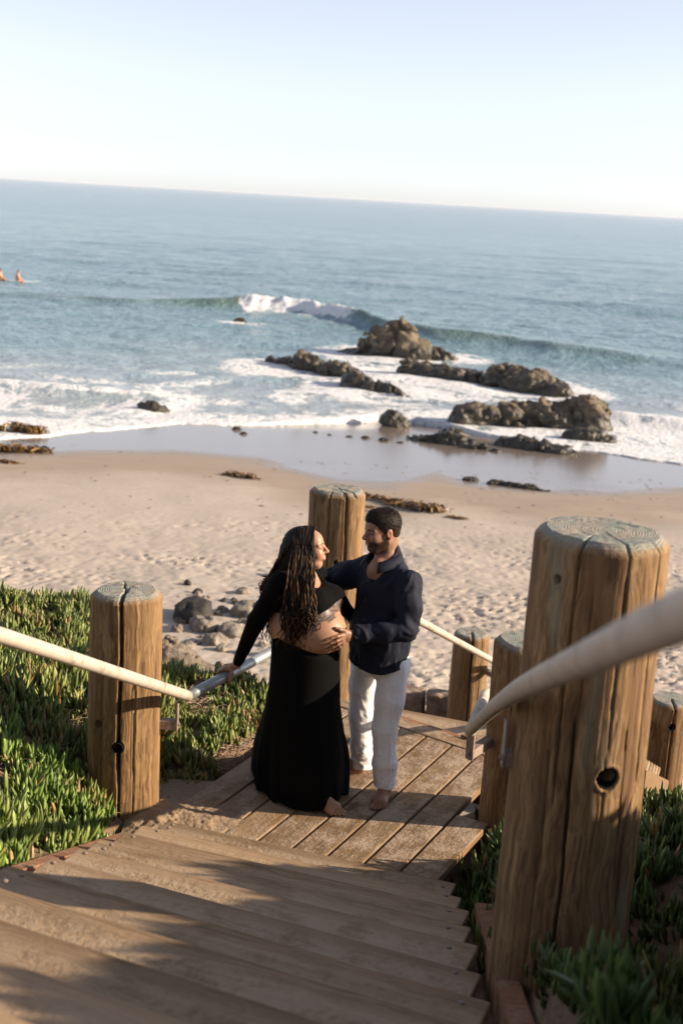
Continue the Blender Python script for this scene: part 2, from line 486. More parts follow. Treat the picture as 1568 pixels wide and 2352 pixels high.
def m_sea():
    m = MB('sea_water'); c = m.coord()
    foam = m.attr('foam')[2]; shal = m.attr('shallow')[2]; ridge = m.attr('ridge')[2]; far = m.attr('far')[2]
    deep = m.mix(m.noise(m.mapping(c, (.02, .05, 1)), 1, 4), (.145, .255, .31), (.19, .305, .355))
    deep = m.mix(m.ramp(shal, [(0, 0), (1, 1)]), deep, (.33, .375, .40))
    deep = m.mix(ridge, deep, (.075, .115, .06))  # olive wave front: backlight through the water painted as colour
    # foam lace
    cw = m.n('VectorMath', dict(operation='ADD'), _0=c, _1=m.n('VectorMath', dict(operation='SCALE'), _0=m.n('TexNoise', Vector=c, Scale=.7, Detail=3.0).outputs[1], Scale=1.6).outputs[0]).outputs[0]
    l1 = m.noise(m.mapping(cw, (1.25, .75, 1)), 1.0, 6, .65)
    lace = m.math('SUBTRACT', 1.0, m.math('MULTIPLY', m.math('ABSOLUTE', m.math('SUBTRACT', l1, .5)), 5.0))
    l2 = m.noise(m.mapping(c, (4.5, 2.4, 7)), 1.0, 5, .72)
    pat = m.math('ADD', m.math('MULTIPLY', lace, .62), m.math('MULTIPLY', l2, .62))
    f = m.math('ADD', m.math('MULTIPLY', foam, 1.2), m.math('SUBTRACT', pat, 1.1))
    fm = m.ramp(f, [(.06, 0), (.3, 1)])
    fm = m.math('MULTIPLY', fm, m.ramp(foam, [(.02, 0), (.2, 1)]))
    b2 = m.b
    w1 = m.noise(m.mapping(c, (.55, .7, 1)), 1.0, 6, .68)
    w2 = m.noise(m.mapping(c, (2.4, 2.4, 1)), 1.0, 3, .6)
    w3 = m.noise(m.mapping(c, (.06, .05, 1)), 1.0, 6, .65)
    hh = m.math('ADD', m.math('MULTIPLY', w1, .85), m.math('MULTIPLY', w2, .13))
    nd = m.n('Bump', Distance=1.0, Height=hh); m.set(nd.inputs['Strength'], m.math('MULTIPLY', m.ramp(shal, [(0, .75), (.6, .55), (1, .38)]), m.ramp(far, [(0, 1), (1, .6)])))
    nd2 = m.n('Bump', Distance=1.0, Height=m.math('MULTIPLY', w3, 2.2)); m.set(nd2.inputs['Strength'], m.math('MULTIPLY', far, .6)); m.set(nd2.inputs['Normal'], nd.outputs[0])
    m.p(Base_Color=deep, Roughness=m.ramp(far, [(0, .1), (1, .2)]), IOR=1.333, Specular_IOR_Level=.5, Normal=nd2.outputs[0])
    fb = m.n('BsdfPrincipled'); m.set(fb.inputs['Base Color'], m.mix(l2, (.58, .60, .62), (.80, .80, .80))); fb.inputs['Roughness'].default_value = .7
    m.set(fb.inputs['Normal'], m.bump(m.math('ADD', l2, m.math('MULTIPLY', lace, .3)), .8, .12))
    ms = m.n('MixShader'); m.set(ms.inputs[0], fm); m.t.links.new(m.b.outputs[0], ms.inputs[1]); m.t.links.new(fb.outputs[0], ms.inputs[2])
    m.t.links.new(ms.outputs[0], m.out.inputs[0])
    return m.m

def m_rock(name, a, b, cdark, wetline=None, algae=(.05, .045, .03)):
    m = MB(name); c = m.coord()
    n1 = m.noise(c, 1.6, 6, .65); n2 = m.noise(c, 8, 5, .7); n3 = m.noise(m.mapping(c, (1, 1, 2.5)), 3.5, 4)
    col = m.mix(m.ramp(n1, [(.35, 0), (.65, 1)]), a, b)
    col = m.mix(m.ramp(n2, [(.35, .8), (.52, 0)]), col, cdark)
    col = m.mix(m.ramp(n3, [(.58, 0), (.72, .5)]), col, tuple(min(1, x * 1.5) for x in b))
    rough = .85
    if wetline is not None:
        z = m.sep(m.n('NewGeometry').outputs['Position'])[2]
        zz = m.math('ADD', m.math('SUBTRACT', z, wetline), m.math('MULTIPLY', m.math('SUBTRACT', n1, .5), .5))
        wetm = m.ramp(zz, [(.0, 1), (.22, 0)])
        col = m.mix(m.math('MULTIPLY', wetm, .85), col, algae)
        rough = m.ramp(zz, [(.0, .28), (.25, .85)])
    m.p(Base_Color=col, Roughness=rough, Specular_IOR_Level=.35)
    m.p(Normal=m.bump(m.math('ADD', n2, m.math('MULTIPLY', n3, .6)), .8, .05))
    return m.m

def m_leaf(name):
    m = MB(name)
    col = m.attr('col')[0]
    m.p(Base_Color=col, Roughness=.42, Specular_IOR_Level=.4)
    tr = m.n('BsdfTranslucent'); m.set(tr.inputs[0], m.mix(.5, col, (.25, .32, .03)))
    ms = m.n('MixShader'); ms.inputs[0].default_value = .22
    m.t.links.new(m.b.outputs[0], ms.inputs[1]); m.t.links.new(tr.outputs[0], ms.inputs[2])
    m.t.links.new(ms.outputs[0], m.out.inputs[0])
    return m.m

def m_simple(name, col, rough=.8, var=.25, scale=20, bump=.3, dist=.005, spec=.3):
    m = MB(name); c = m.coord()
    n = m.noise(c, scale, 5, .6); n2 = m.noise(c, scale * 5, 3)
    m.p(Base_Color=m.mix(n, tuple(x * (1 - var) for x in col), tuple(min(1, x * (1 + var)) for x in col)), Roughness=rough, Specular_IOR_Level=spec)
    m.p(Normal=m.bump(m.math('ADD', n, m.math('MULTIPLY', n2, .6)), bump, dist))
    return m.m

def m_vcol(name, rough=.55, sss=0.0, spec=.3, sheen=0.0, bumpscale=None, bump=.2, dist=.002):
    m = MB(name); col = m.attr('col')[0]
    m.p(Base_Color=col, Roughness=rough, Specular_IOR_Level=spec)
    if sss:
        m.p(Subsurface_Weight=sss, Subsurface_Scale=.012)
        m.b.inputs['Subsurface Radius'].default_value = (1.0, .35, .18)
    if sheen: m.p(Sheen_Weight=sheen)
    if bumpscale: m.p(Normal=m.bump(m.noise(m.coord(), bumpscale, 3), bump, dist))
    return m.m

MT = dict(
    post=m_post(),
    deck=m_plank('deck_plank_wood', (.15, .09, .044), (.285, .187, .10), (.37, .26, .17), .55, (.45, .35, .265)),
    stair=m_plank('stair_plank_wood', (.15, .09, .046), (.27, .178, .10), (.37, .26, .165), .85, (.46, .355, .25), True),
    redwood=m_plank('redwood_board', (.19, .085, .045), (.32, .16, .085), (.42, .235, .135), .3),
    paint=m_metal('painted_pipe', (.44, .385, .32), 0.0, .45, (.30, .245, .19)),
    galv=m_metal('galvanised_pipe', (.36, .38, .39), .55, .36, (.22, .23, .24)),
    bracket=m_metal('bracket_steel', (.30, .235, .195), .25, .6, (.2, .11, .07)),
    bolt=m_metal('bolt_steel', (.22, .18, .15), .1, .65, (.15, .09, .06)),
    sand=m_sand(), sea=m_sea(),
    soil=m_simple('bank_soil', (.16, .105, .065), .95, .45, 14, .9, .02),
    searock=m_rock('sea_rock', (.095, .074, .05), (.20, .16, .11), (.028, .022, .016), -3.1, (.03, .026, .018)),
    tanrock=m_rock('boulder_rock', (.14, .112, .086), (.215, .175, .135), (.05, .038, .028)),
    stone=m_rock('beach_stone', (.18, .155, .125), (.27, .235, .19), (.09, .075, .06)),
    rubber=m_simple('dark_sleeve', (.006, .006, .006), .7, .2, 30, .1),
    darkstone=m_rock('dark_stone', (.028, .025, .022), (.05, .044, .038), (.012, .011, .01)),
    kerb=m_rock('kerb_concrete', (.2, .15, .11), (.27, .20, .15), (.11, .06, .04)),
    kelp=m_vcol('kelp', .35, 0, .5),
    leaf=m_leaf('ice_plant_leaf'),
    twig=m_simple('dry_stem', (.30, .215, .15), .9, .4, 30, .4),
)
# ------------------------------------------------------------------ terrain
SEA = -3.5
def beach_z(x, y):
    return np.where(y < 12, -1.95, -1.95 - .058 * (np.asarray(y, float) - 12))

FOAM_X = [-40, -20, -9.05, -8.12, -7.3, -6.28, -5.24, -3.96, -2.65, -1.34, .05, 1.07, 2.26, 2.94, 4.17, 5.41, 7.81, 9.6, 14, 20, 40]
FOAM_Y = [36, 34, 33.1, 34.0, 35.6, 36.9, 38.5, 39.0, 39.5, 40.5, 41.5, 42.6, 42.6, 41.9, 40.2, 39.0, 37.3, 35.9, 35.5, 37, 36]
WET_X = [-40, -20, -8.34, -6.55, -4.46, -2.13, -.94, -.04, 1.15, 2.31, 2.88, 4.26, 6.42, 8.5, 14, 40]
WET_Y = [32, 30, 30.4, 32.0, 32.9, 32.3, 30.5, 29.5, 29.6, 31.6, 30.6, 29.8, 30.2, 31.5, 31, 32]
def foamline(x):
    x = np.asarray(x, float)
    return np.interp(x, FOAM_X, FOAM_Y) + .35 * (vn2(x * .8, x * 0 + 3, 5) - .5) + .25 * (vn2(x * 2.6, x * 0 + 1, 6) - .5)

def sand_h(x, y):
    z = beach_z(x, y)
    rough = sstep(26.5, 20.5, y + 2.2 * (fbm2(x * .35, y * .35, 3, 21) - .5) * 2)
    und = (fbm2(x * .35, y * .35, 3, 3) - .5) * .16
    n = (fbm2(x * 2.0, y * 2.4, 3, 8, .6) - .5)
    z = z + und * sstep(34, 24, y) + rough * n * .05
    return z, rough

# ---- sand with trampled footprints
xs = np.concatenate([-np.geomspace(80, 9.1, 40), np.arange(-9, 10.001, .045), np.geomspace(10.1, 80, 40)])
ys = [8.0]
while ys[-1] < 60:
    y = ys[-1]; ys.append(y + (.3 if y < 10.5 else .042 if y < 19 else .042 + (y - 19) * .009))
ys = np.array(ys)
X, Y = np.meshgrid(xs, ys)
Z, rough = sand_h(X, Y)
foot = np.zeros_like(Z)
rs = np.random.default_rng(11)
def stamp(cx, cy, ang, L, Wd, depth, rim):
    r = L * 1.9
    i0, i1 = np.searchsorted(ys, [cy - r, cy + r]); j0, j1 = np.searchsorted(xs, [cx - r, cx + r])
    if i1 - i0 < 2 or j1 - j0 < 2: return
    dx = X[i0:i1, j0:j1] - cx; dy = Y[i0:i1, j0:j1] - cy
    u = (dx * math.cos(ang) + dy * math.sin(ang)) / L; v = (-dx * math.sin(ang) + dy * math.cos(ang)) / Wd
    q = u * u + v * v
    foot[i0:i1, j0:j1] += -depth * np.exp(-q * q * 1.2) + rim * np.exp(-((np.sqrt(q) - 1.35) / .32) ** 2)
for _ in range(22000):
    cy = 11 + 14.5 * rs.random() ** 1.15; cx = rs.uniform(-9, 10)
    if rs.random() > sstep(26, 20, cy): continue
    stamp(cx, cy, rs.normal(.3, 1.1), rs.uniform(.035, .105), rs.uniform(.022, .05), rs.uniform(.010, .038), rs.uniform(.003, .012))
for t in range(9):     # a few walked lines
    px, py = rs.uniform(-8, 9), rs.uniform(12, 22); a = rs.uniform(-.5, .5) + (0 if rs.random() < .5 else 3.14)
    for k in range(26):
        stamp(px + (-1) ** k * .1 * math.sin(a), py + (-1) ** k * .1 * math.cos(a), a, .14, .06, .04, .014)
        px += .62 * math.cos(a); py += .62 * math.sin(a); a += rs.normal(0, .08)
Z = Z + .8 * foot * (.3 + .7 * rough) * (.35 + .95 * sstep(.3, .65, fbm2(X * .45, Y * .6, 3, 77)))
wl = np.interp(X, WET_X, WET_Y); fl = np.interp(X, FOAM_X, FOAM_Y)
wet = np.where(Y < wl, .68 - (wl - Y) * .105, .68 + np.clip((Y - wl) * .25, 0, .32))
wet = np.clip(wet, 0, 1)
sand = mesh_np('beach_sand', np.stack([X, Y, Z], -1).reshape(-1, 3), gridfaces(len(ys), len(xs)), True, MT['sand'])
attr(sand, 'wet', wet)
struct(sand, 'pale beach sand, trampled near the steps and smooth and wet towards the sea')

# ---- sea
wc_x = [-60, -21.6, -17.4, -13.5, -9.7, -6.8, -3, 0, 2.2, 4.4, 7.8, 10.3, 12.8, 15.9, 60]
wc_y = [80, 79.1, 78.1, 78.3, 79.6, 80, 79.5, 75.3, 71.3, 69, 67.5, 64.7, 64.1, 62, 56]
w2_x = [-80, -33.8, -27.4, -19.9, -12.3, -.6, 7, 16.3, 24.3, 80]
w2_y = [125, 123.8, 121, 116, 115, 112, 109, 101, 95.8, 80]
rows = [31.0]
while rows[-1] < 130: rows.append(rows[-1] * 1.0027)
while rows[-1] < 900: rows.append(rows[-1] * min(1.03, 1.0027 + .000012 * (rows[-1] - 130)))
while rows[-1] < 26000: rows.append(rows[-1] * 1.035)
rows = np.array(rows); cols = np.linspace(-1, 1, 430)
cols = .6 * cols + .4 * cols ** 3
Y = np.repeat(rows[:, None], len(cols), 1); X = cols[None, :] * (7 + .62 * rows[:, None])
fl = foamline(X)
yw = np.interp(X, wc_x, wc_y) + 1.1 * (vn2(X * .22, X * 0, 41) - .5)
wh = np.interp(X, [-60, -24, -16, -11, -7, -2, 1.5, 5, 10, 14, 18, 60], [.12, .28, .34, .45, .72, .6, .58, .55, .42, .25, .16, .12])
s = Y - yw
rid = np.where(s < 0, np.exp(-(s / 1.25) ** 2), np.exp(-(s / 4.5) ** 2))
y2 = np.interp(X, w2_x, w2_y) + 2.5 * (vn2(X * .1, X * 0, 43) - .5)
s2 = Y - y2
rid2 = np.where(s2 < 0, np.exp(-(s2 / 2.2) ** 2), np.exp(-(s2 / 6) ** 2)) * (.5 + .7 * vn2(X * .06, X * 0, 47))
off = sstep(0, 30, Y - 48)
swell = 0
for (wl_, amp, ang, sd) in ((17, .07, .10, 1), (11, .06, -.08, 2), (26, .08, .16, 3)):
    ph = (Y * math.cos(ang) + X * math.sin(ang)) / wl_ * 2 * math.pi + 5.5 * fbm2(X * .02, Y * .03, 3, 60 + sd)
    swell = swell + amp * (np.maximum(np.sin(ph), -.3) ** 1) * (.35 + .9 * vn2(X * .035, Y * .06, 70 + sd))
chop = (fbm2(X * .55 + 2 * vn2(X * .1, Y * .1, 9), Y * 1.1, 4, 31, .55) - .5)
chop2 = (fbm2(X * .16, Y * .42, 4, 35, .55) - .5)
fade = 1 / (1 + (Y / 420.0) ** 2)
wz = SEA + off * fade * (swell * 1.0 + chop2 * .40 * np.exp(-(Y / 330) ** 2) + chop * .26 * np.exp(-(Y / 150) ** 2)) + wh * rid + .3 * rid2 * fade
near = (1 - off) * (chop * .09 + .05 * np.sin((Y - fl) * 1.25 + 4 * vn2(X * .25, Y * .25, 12)))
wz = wz + near * sstep(0, 5, Y - fl)
# small inner wave on the left and right
yi = np.interp(X, [-40, -9.5, -6, 40], [46, 43.2, 43.5, 46]); si = Y - yi
innr = np.where(si < 0, np.exp(-(si / .5) ** 2), np.exp(-(si / 1.6) ** 2)) * sstep(-5.2, -7.5, X)
yr = np.interp(X, [8, 9.5, 14, 20], [44.4, 44.2, 43, 43]); sr = Y - yr
inr = np.where(sr < 0, np.exp(-(sr / .5) ** 2), np.exp(-(sr / 1.6) ** 2)) * sstep(8.2, 9.8, X)
wz = wz + .28 * innr + .30 * inr
sandz = beach_z(X, Y)
edge = Y - fl
lip = .03 * np.exp(-((edge - .22) / .18) ** 2)
wz = np.where(edge > 0, np.maximum(wz, sandz + .012 + .03 * sstep(0, 1.2, edge)) + lip * (edge < 3), sandz - .15)
foam = np.zeros_like(X)
f1 = fbm2(X * .45, Y * .6, 4, 81); f2 = fbm2(X * .14, Y * .2, 3, 85)
foam = np.maximum(foam, np.exp(-(edge / .34) ** 2) * (.35 + .95 * f1) * (edge > -.05))
foam = np.maximum(foam, .78 * sstep(4.2, .4, edge) * (.45 + .9 * f2))
foam = np.maximum(foam, sstep(19, 3, edge) * sstep(.36, .70, f2 * .55 + f1 * .45) * .80)
foam = np.maximum(foam, sstep(28, 9, edge) * sstep(.40, .70, f1) * .46)
# white water at the break
bx = sstep(-7.4, -6.2, X) * sstep(1.2, -1.6, X)
top_n = vn2(X * 1.6, X * 0 + 2, 17)
foam = np.maximum(foam, bx * sstep(.7, .0, s + .5 * (top_n - .5)) * sstep(-1.9 - 1.5 * top_n, -.6, s) * (.75 + .75 * fbm2(X * 1.3, Y * 1.3, 4, 23)))
wz = wz + bx * np.exp(-((s + .6) / 1.0) ** 2) * (-.2 + 1.15 * fbm2(X * 2.1, Y * 1.6, 5, 19, .7)) * (.22 + .45 * top_n)
foam = np.maximum(foam, bx * sstep(-6, -2, s) * .55 * f1 * 1.4 * (s < 0))
foam = np.maximum(foam, sstep(.3, .9, innr) * .6 * (si < .3)); foam = np.maximum(foam, sstep(.3, .9, inr) * .9 * (sr < .4))
foam = np.maximum(foam, sstep(7.2, 9.0, X) * sstep(47, 44, Y) * (.5 + .6 * f1) * (edge > 0))
ROCKXY = [(1.7, 60, 2.4), (3.8, 60.2, 1.6), (-1.6, 53.4, 2.6), (1.0, 48.2, 2.2), (3.8, 53.2, 2.4), (6.9, 51.6, 2.6), (4.1, 42.2, 1.5), (6.9, 42.4, 2.4), (1.55, 41.7, .9), (7.7, 40.7, 1.2), (-6.3, 41, .9), (-6.2, 70.8, .3)]
for rx, ry, rr in ROCKXY:
    dd = np.sqrt(((X - rx) / 1.25) ** 2 + ((Y - ry) * .8) ** 2)
    foam = np.maximum(foam, sstep(rr + 1.7, rr * .7, dd) * (.25 + .85 * f1) * .95 * (edge > 0))
foam = np.where(bx * (s > -4) * (s < 2) > .15, foam, np.minimum(foam, .42 + .34 * f1 + .25 * np.exp(-(edge / .4) ** 2)))
foam = np.where(edge < -.06, 0, foam)
sea = mesh_np('sea_water', np.stack([X, Y, wz], -1).reshape(-1, 3), gridfaces(len(rows), len(cols)), True, MT['sea'])
attr(sea, 'foam', foam)
attr(sea, 'shallow', np.clip(sstep(62, 40, Y + 3 * (f2 - .5) * 6) * .9, 0, 1))
attr(sea, 'ridge', np.clip(wh * 1.15 * np.where(s < .25, np.exp(-((s + .55) / .75) ** 2), 0), 0, .9))  # front face of the wave, mask for its painted backlit tint
attr(sea, 'far', sstep(60, 400, Y))
struct(sea, 'blue green sea with small breaking waves and foam running up the beach')

# ---- bank beside the stairs
def stair_z(y): return np.clip(.15 + .42 * (6.4 - np.asarray(y, float)), -.05, 2.7)
def CREST(y): return np.interp(y, [-8, 2, 3.4, 4.2, 4.8, 5.6, 6.4, 7.0], [.9, .95, .95, .76, .95, .95, .5, .0])
def bank_h(x, y):
    x = np.asarray(x, float); y = np.asarray(y, float)
    nearL = np.interp(y, [6.4, 7, 8, 8.8, 9.4, 10.4, 11.2], [.0, -.06, .02, .0, -.3, -1.2, -2.2])
    farL = np.interp(y, [6.4, 7.5, 9, 10.8, 11.6, 12.6, 13.4], [.55, .40, .22, .05, -.35, -1.2, -2.3])
    L = nearL + (farL - nearL) * sstep(-.85, -2.3, x)
    L = L - (.10 + .26 * sstep(-3.4, -1.5, x)) * sstep(7.3, 10, y) * sstep(-1.0, -1.5, x)
    up = np.interp(y, [-8, 0, 6.4], [2.8, 2.55, .05])
    upz = np.minimum(stair_z(y), 2.75)
    Lu = upz - .10 + .30 * sstep(-1.0, -2.4, x)
    L = np.where(y < 6.4, Lu + (L - Lu) * sstep(5.6, 6.4, y), L)
    farR = np.interp(y, [6.4, 7.3, 8, 9, 10.2, 11.2, 12], [.0, -.14, -.42, -1.0, -1.6, -2.05, -2.3])
    R = farR - .18 * sstep(1.6, 1.0, x)
    Ru = upz - .12 + CREST(y) * sstep(1.05, 2.7, x)
    R = np.where(y < 6.6, Ru + (R - Ru) * sstep(5.4, 6.6, y), R + CREST(y) * sstep(1.35, 2.7, x))
    z = L + (R - L) * sstep(-.9, .9, x)
    # cut for stairs and deck
    xr = np.interp(y, [.5, 5.9], [.35, .715]) + .15
    inx = sstep(-1.12, -.98, x) * sstep(xr + .06, xr - .02, x)
    cut = np.where(y < 6.5, upz - .45, -.45)
    dk = sstep(-1.0, -.8, x - (y - 6.9) * .52) * sstep(1.1, .9, x + .24 * (y < 6.6)) * sstep(8.9, 8.5, y) * (y >= 6.3)
    cutm = np.maximum(np.where(y < 6.5, inx, 0), dk)
    z = np.where(cutm > 0, z + (np.minimum(z, cut) - z) * cutm, z)
    low = sstep(-.2, .4, x - (y - 8.5) * .34) * sstep(2.3, 1.9, x - (y - 8.5) * .34) * sstep(8.2, 8.8, y)
    z = z + (np.minimum(z, -.55 - .45 * (y - 8.6)) - z) * low
    z = z + .34 * np.exp(-((x - 1.0) / .2) ** 2 - ((y - 5.95) / .42) ** 2) * sstep(.80, .90, x)
    z = z - .36 * sstep(.72, .95, x) * sstep(2.1, 1.4, x) * sstep(4.95, 4.35, y) * sstep(1.5, 2.6, y)
    return z + (fbm2(x * 2.2, y * 2.2, 4, 51) - .5) * .09

bx_ = np.concatenate([np.arange(-14, -4, .3), np.arange(-4, 4, .06), np.arange(4, 16, .3)]); by_ = np.concatenate([np.arange(-9, 2, .25), np.arange(2, 13.6, .06)])
BX, BY = np.meshgrid(bx_, by_)
BZ = bank_h(BX, BY)
bank = mesh_np('bank_soil', np.stack([BX, BY, BZ], -1).reshape(-1, 3), gridfaces(len(by_), len(bx_)), True, MT['soil'])
struct(bank, 'brown soil bank on both sides of the wooden steps')

# ------------------------------------------------------------------ rocks
def sdf_rock(name, blobs, h, seed, amp=.2, freq=1.1, mat='searock', flat=None):
    c = np.array([b[:3] for b in blobs]); r = np.array([max(b[3:6]) for b in blobs])
    lo = (c - r[:, None]).min(0) - amp - 4 * h; hi = (c + r[:, None]).max(0) + amp + 4 * h
    v = Vol(lo, hi, h)
    for b in blobs:
        a = b[6] if len(b) > 6 else 0; tl = b[7] if len(b) > 7 else 0
        Rm = Matrix.Rotation(-tl, 3, 'Y') @ Matrix.Rotation(-a, 3, 'Z')
        v.ell(b[:3], b[3:6], np.array(Rm), k=min(b[3:6]) * .35)
    I, x, y, z = v.near(amp * 2.2 + 3 * h)
    wx = fbm3(x * freq, y * freq, z * freq, 2, seed + 90) * 1.2
    n = fbm3(x * freq + wx, y * freq - wx, z * freq * 1.3, 5, seed, .55)
    rdg = 1 - np.abs(2 * fbm3(x * freq * 1.7 + 4, y * freq * 1.7, z * freq * 1.7, 4, seed + 7) - 1)
    crk = np.abs(fbm3(x * freq * 1.1 + wx, y * freq * 1.1, z * freq * .8, 3, seed + 33) - .5)
    fac = np.floor(fbm3(x * freq * 1.3 - wx, y * freq * 1.3, z * freq * 1.9 + wx, 3, seed + 60) * 9) / 9
    fine = fbm3(x * freq * 5, y * freq * 5, z * freq * 6, 3, seed + 71) - .5
    v.d[I] += (-(n - .5) * 1.7 * amp - (fac - .5) * 2.0 * amp + (rdg - .7) * amp * 1.0 + fine * amp * 1.0 + amp * .9 * np.exp(-(crk / .03) ** 2)).astype(np.float32)
    v.d[0] = 1; v.d[-1] = 1; v.d[:, 0] = 1; v.d[:, -1] = 1; v.d[:, :, 0] = 1; v.d[:, :, -1] = 1
    V, F = v.mesh()
    org = np.array([c[:, 0].mean(), c[:, 1].mean(), c[:, 2].min()])
    o = mesh_np(name, V - org, F, True, MT[mat])
    o.location = org
    return o

def rk(label, blobs, h, seed, amp, freq=1.1, mat='searock'):
    return thing(sdf_rock('rock', blobs, h, seed, amp, freq, mat), label, 'rock', 'rocks in the surf')

rk('tallest brown rock standing farthest out just in front of the wave', [(1.5, 60.2, -3.5, 1.5, 1.1, 1.5, 0, -.15), (2.3, 60, -3.3, 1.0, 1.0, 1.45), (2.9, 59.7, -3.4, .75, .8, .8), (.4, 60.3, -3.6, 1.1, .9, .5), (1.95, 60, -2.5, .6, .6, .65)], .06, 3, .3, .8)
rk('low dark rock touching the right foot of the tallest rock', [(3.9, 60, -3.6, 1.0, .7, .62), (4.5, 59.9, -3.6, .6, .5, .4)], .06, 9, .18)
rk('long low ridge of brown rock left of centre in the foam', [(-2.9, 54.6, -3.6, .9, .6, .5, -.5), (-1.7, 53.6, -3.6, 1.3, .8, .78, -.6), (-.5, 52.3, -3.6, 1.3, .7, .68, -.6), (-2.0, 53.9, -3.3, .45, .4, .45)], .055, 14, .24)
rk('flattish dark brown rock nearer than the left ridge', [(.4, 49.2, -3.6, .9, .7, .66, -.5), (1.2, 48.2, -3.6, .9, .6, .5, -.6), (1.9, 47.2, -3.65, .6, .5, .35)], .05, 19, .2)
rk('wide dark rock shelf behind, reaching right from the tallest rock', [(2.9, 54, -3.6, 1.1, .8, .7), (4.2, 53.2, -3.6, 1.3, 1.0, .62), (5.3, 53, -3.65, .9, .9, .5)], .055, 24, .2)
rk('broad brown rock with a flat top right of the dark shelf', [(6.2, 52.2, -3.6, 1.1, 1.1, .98), (7.2, 51.2, -3.6, 1.3, 1.1, 1.0, -.3), (8.1, 50.3, -3.65, .8, .8, .66)], .055, 29, .24)
rk('blocky brown rock at the left end of the big front row', [(4.0, 42.2, -3.6, .85, .6, .78), (4.7, 42.2, -3.6, .55, .5, .7)], .045, 34, .17, 1.3)
rk('large long brown rock of the front row with a raised right end', [(5.6, 42.5, -3.6, 1.0, .75, .95), (6.8, 42.5, -3.6, 1.1, .8, 1.05), (8.0, 42.4, -3.55, .85, .75, 1.15), (7.8, 42.4, -2.75, .55, .5, .42)], .045, 38, .2, 1.3)
rk('small tan rock standing alone at the edge of the wet sand', [(1.5, 41.6, -3.55, .42, .4, .45), (1.75, 41.5, -3.6, .3, .3, .3)], .035, 43, .1, 1.8)
rk('low flat rock cluster on the wet sand left of another', [(2.6, 38.2, -3.5, .75, .5, .3, -.4), (3.4, 37.7, -3.45, .7, .5, .42, -.3), (3.9, 37, -3.4, .5, .35, .22), (3.2, 38.6, -3.45, .6, .35, .4)], .04, 47, .14, 1.7)
rk('low flat rock cluster on the wet sand near the rushing foam', [(5.2, 38.0, -3.5, .8, .5, .38, -.4), (5.9, 37.5, -3.45, .8, .5, .35, -.4), (6.3, 37.0, -3.45, .5, .35, .28)], .04, 52, .14, 1.7)
rk('dark rock half buried in foam below the long front rock', [(7.6, 40.4, -3.55, .8, .5, .42), (8.2, 40.3, -3.55, .4, .35, .25)], .045, 57, .14, 1.6)
rk('short row of black wet stones at the edge of the dry sand', [(3.1, 30.8, -3.06, .24, .18, .14), (3.7, 30.45, -3.05, .28, .2, .16), (4.05, 30.25, -3.04, .34, .2, .15, -.4), (4.45, 30.05, -3.03, .26, .17, .13), (4.78, 29.8, -3.02, .22, .17, .12)], .025, 61, .06, 3, 'darkstone')
rk('small dark rock in the foam on the left', [(-6.35, 41, -3.52, .42, .35, .34), (-6.0, 40.9, -3.55, .35, .3, .26)], .035, 66, .12, 1.8)
rk('tiny dark rock far out below the breaking wave', [(-6.2, 70.8, -3.6, .5, .4, .38)], .05, 71, .12, 1.6)
for i, (x, y, s) in enumerate([(-.5, 38.2, .10), (.1, 38.0, .13), (.6, 37.9, .16), (1.15, 37.6, .22), (1.6, 37.3, .13), (-.95, 38.6, .09), (-3.3, 38.2, .16), (-3.0, 37.2, .13), (4.35, 36.6, .2)]):
    z = float(beach_z(x, y))
    thing(sdf_rock('pebble', [(x, y, z, s, s * .8, s * .5)], .025, 200 + i, .03, 4, 'searock'), 'small dark pebble lying on the wet sand before the rocks', 'pebble', 'pebbles on the wet sand')

# boulder on the bank
thing(sdf_rock('boulder', [(-1.35, 9.6, -.55, .55, .45, .58, 0, -.3), (-.95, 9.75, -.68, .48, .4, .48, .2, .4), (-.62, 9.75, -.75, .36, .35, .42, 0, .6), (-1.75, 9.8, -.62, .5, .5, .5)], .016, 77, .085, 2.0, 'tanrock'), 'cracked tan boulder on the bank behind the left post', 'boulder')
thing(sdf_rock('boulder', [(-1.2, 9.15, -.38, .24, .2, .26), (-.85, 9.2, -.42, .22, .2, .20), (-1.5, 9.2, -.3, .22, .2, .26)], .014, 79, .06, 2.6, 'tanrock'), 'lower cracked brown boulder in shade right behind the left post', 'boulder')
thing(sdf_rock('slab', [(-.50, 8.95, -.42, .07, .36, .15, .35, .25), (-.42, 8.62, -.42, .06, .22, .12, .25, .3)], .012, 83, .03, 3.5, 'tanrock'), 'narrow tan stone slab edging the ice plant below the hand', 'stone')
# stones on the sand behind
def stone(x, y, s, sz, seed, mat, label, group=None, asp=1.0):
    z = float(sand_h(np.array([x]), np.array([y]))[0][0])
    o = sdf_rock('stone', [(x, y, z + s * sz * .25, s, s * asp, s * sz, seed * 1.3, 0)], max(.012, s / 9), seed, s * .26, .5 / s, mat)
    return thing(o, label, 'stone', group)
stone(-1.98, 16.7, .42, .6, 301, 'darkstone', 'large black rounded stone on the sand right of the left post', asp=.75)
stone(-1.72, 16.2, .22, .8, 302, 'stone', 'pale upright stone leaning against the black stone')
stone(-1.35, 16.0, .2, .85, 303, 'stone', 'round grey stone with a seam beside smaller stones')
stone(-1.52, 15.6, .16, .7, 304, 'stone', 'pale pointed stone in front of the round grey stone')
stone(-1.2, 17.1, .26, .6, 305, 'stone', 'flat tan stone behind the round grey stone')
stone(-.98, 19.6, .11, 1.0, 306, 'stone', 'single white stone out on the trampled sand')
rr = np.random.default_rng(5)
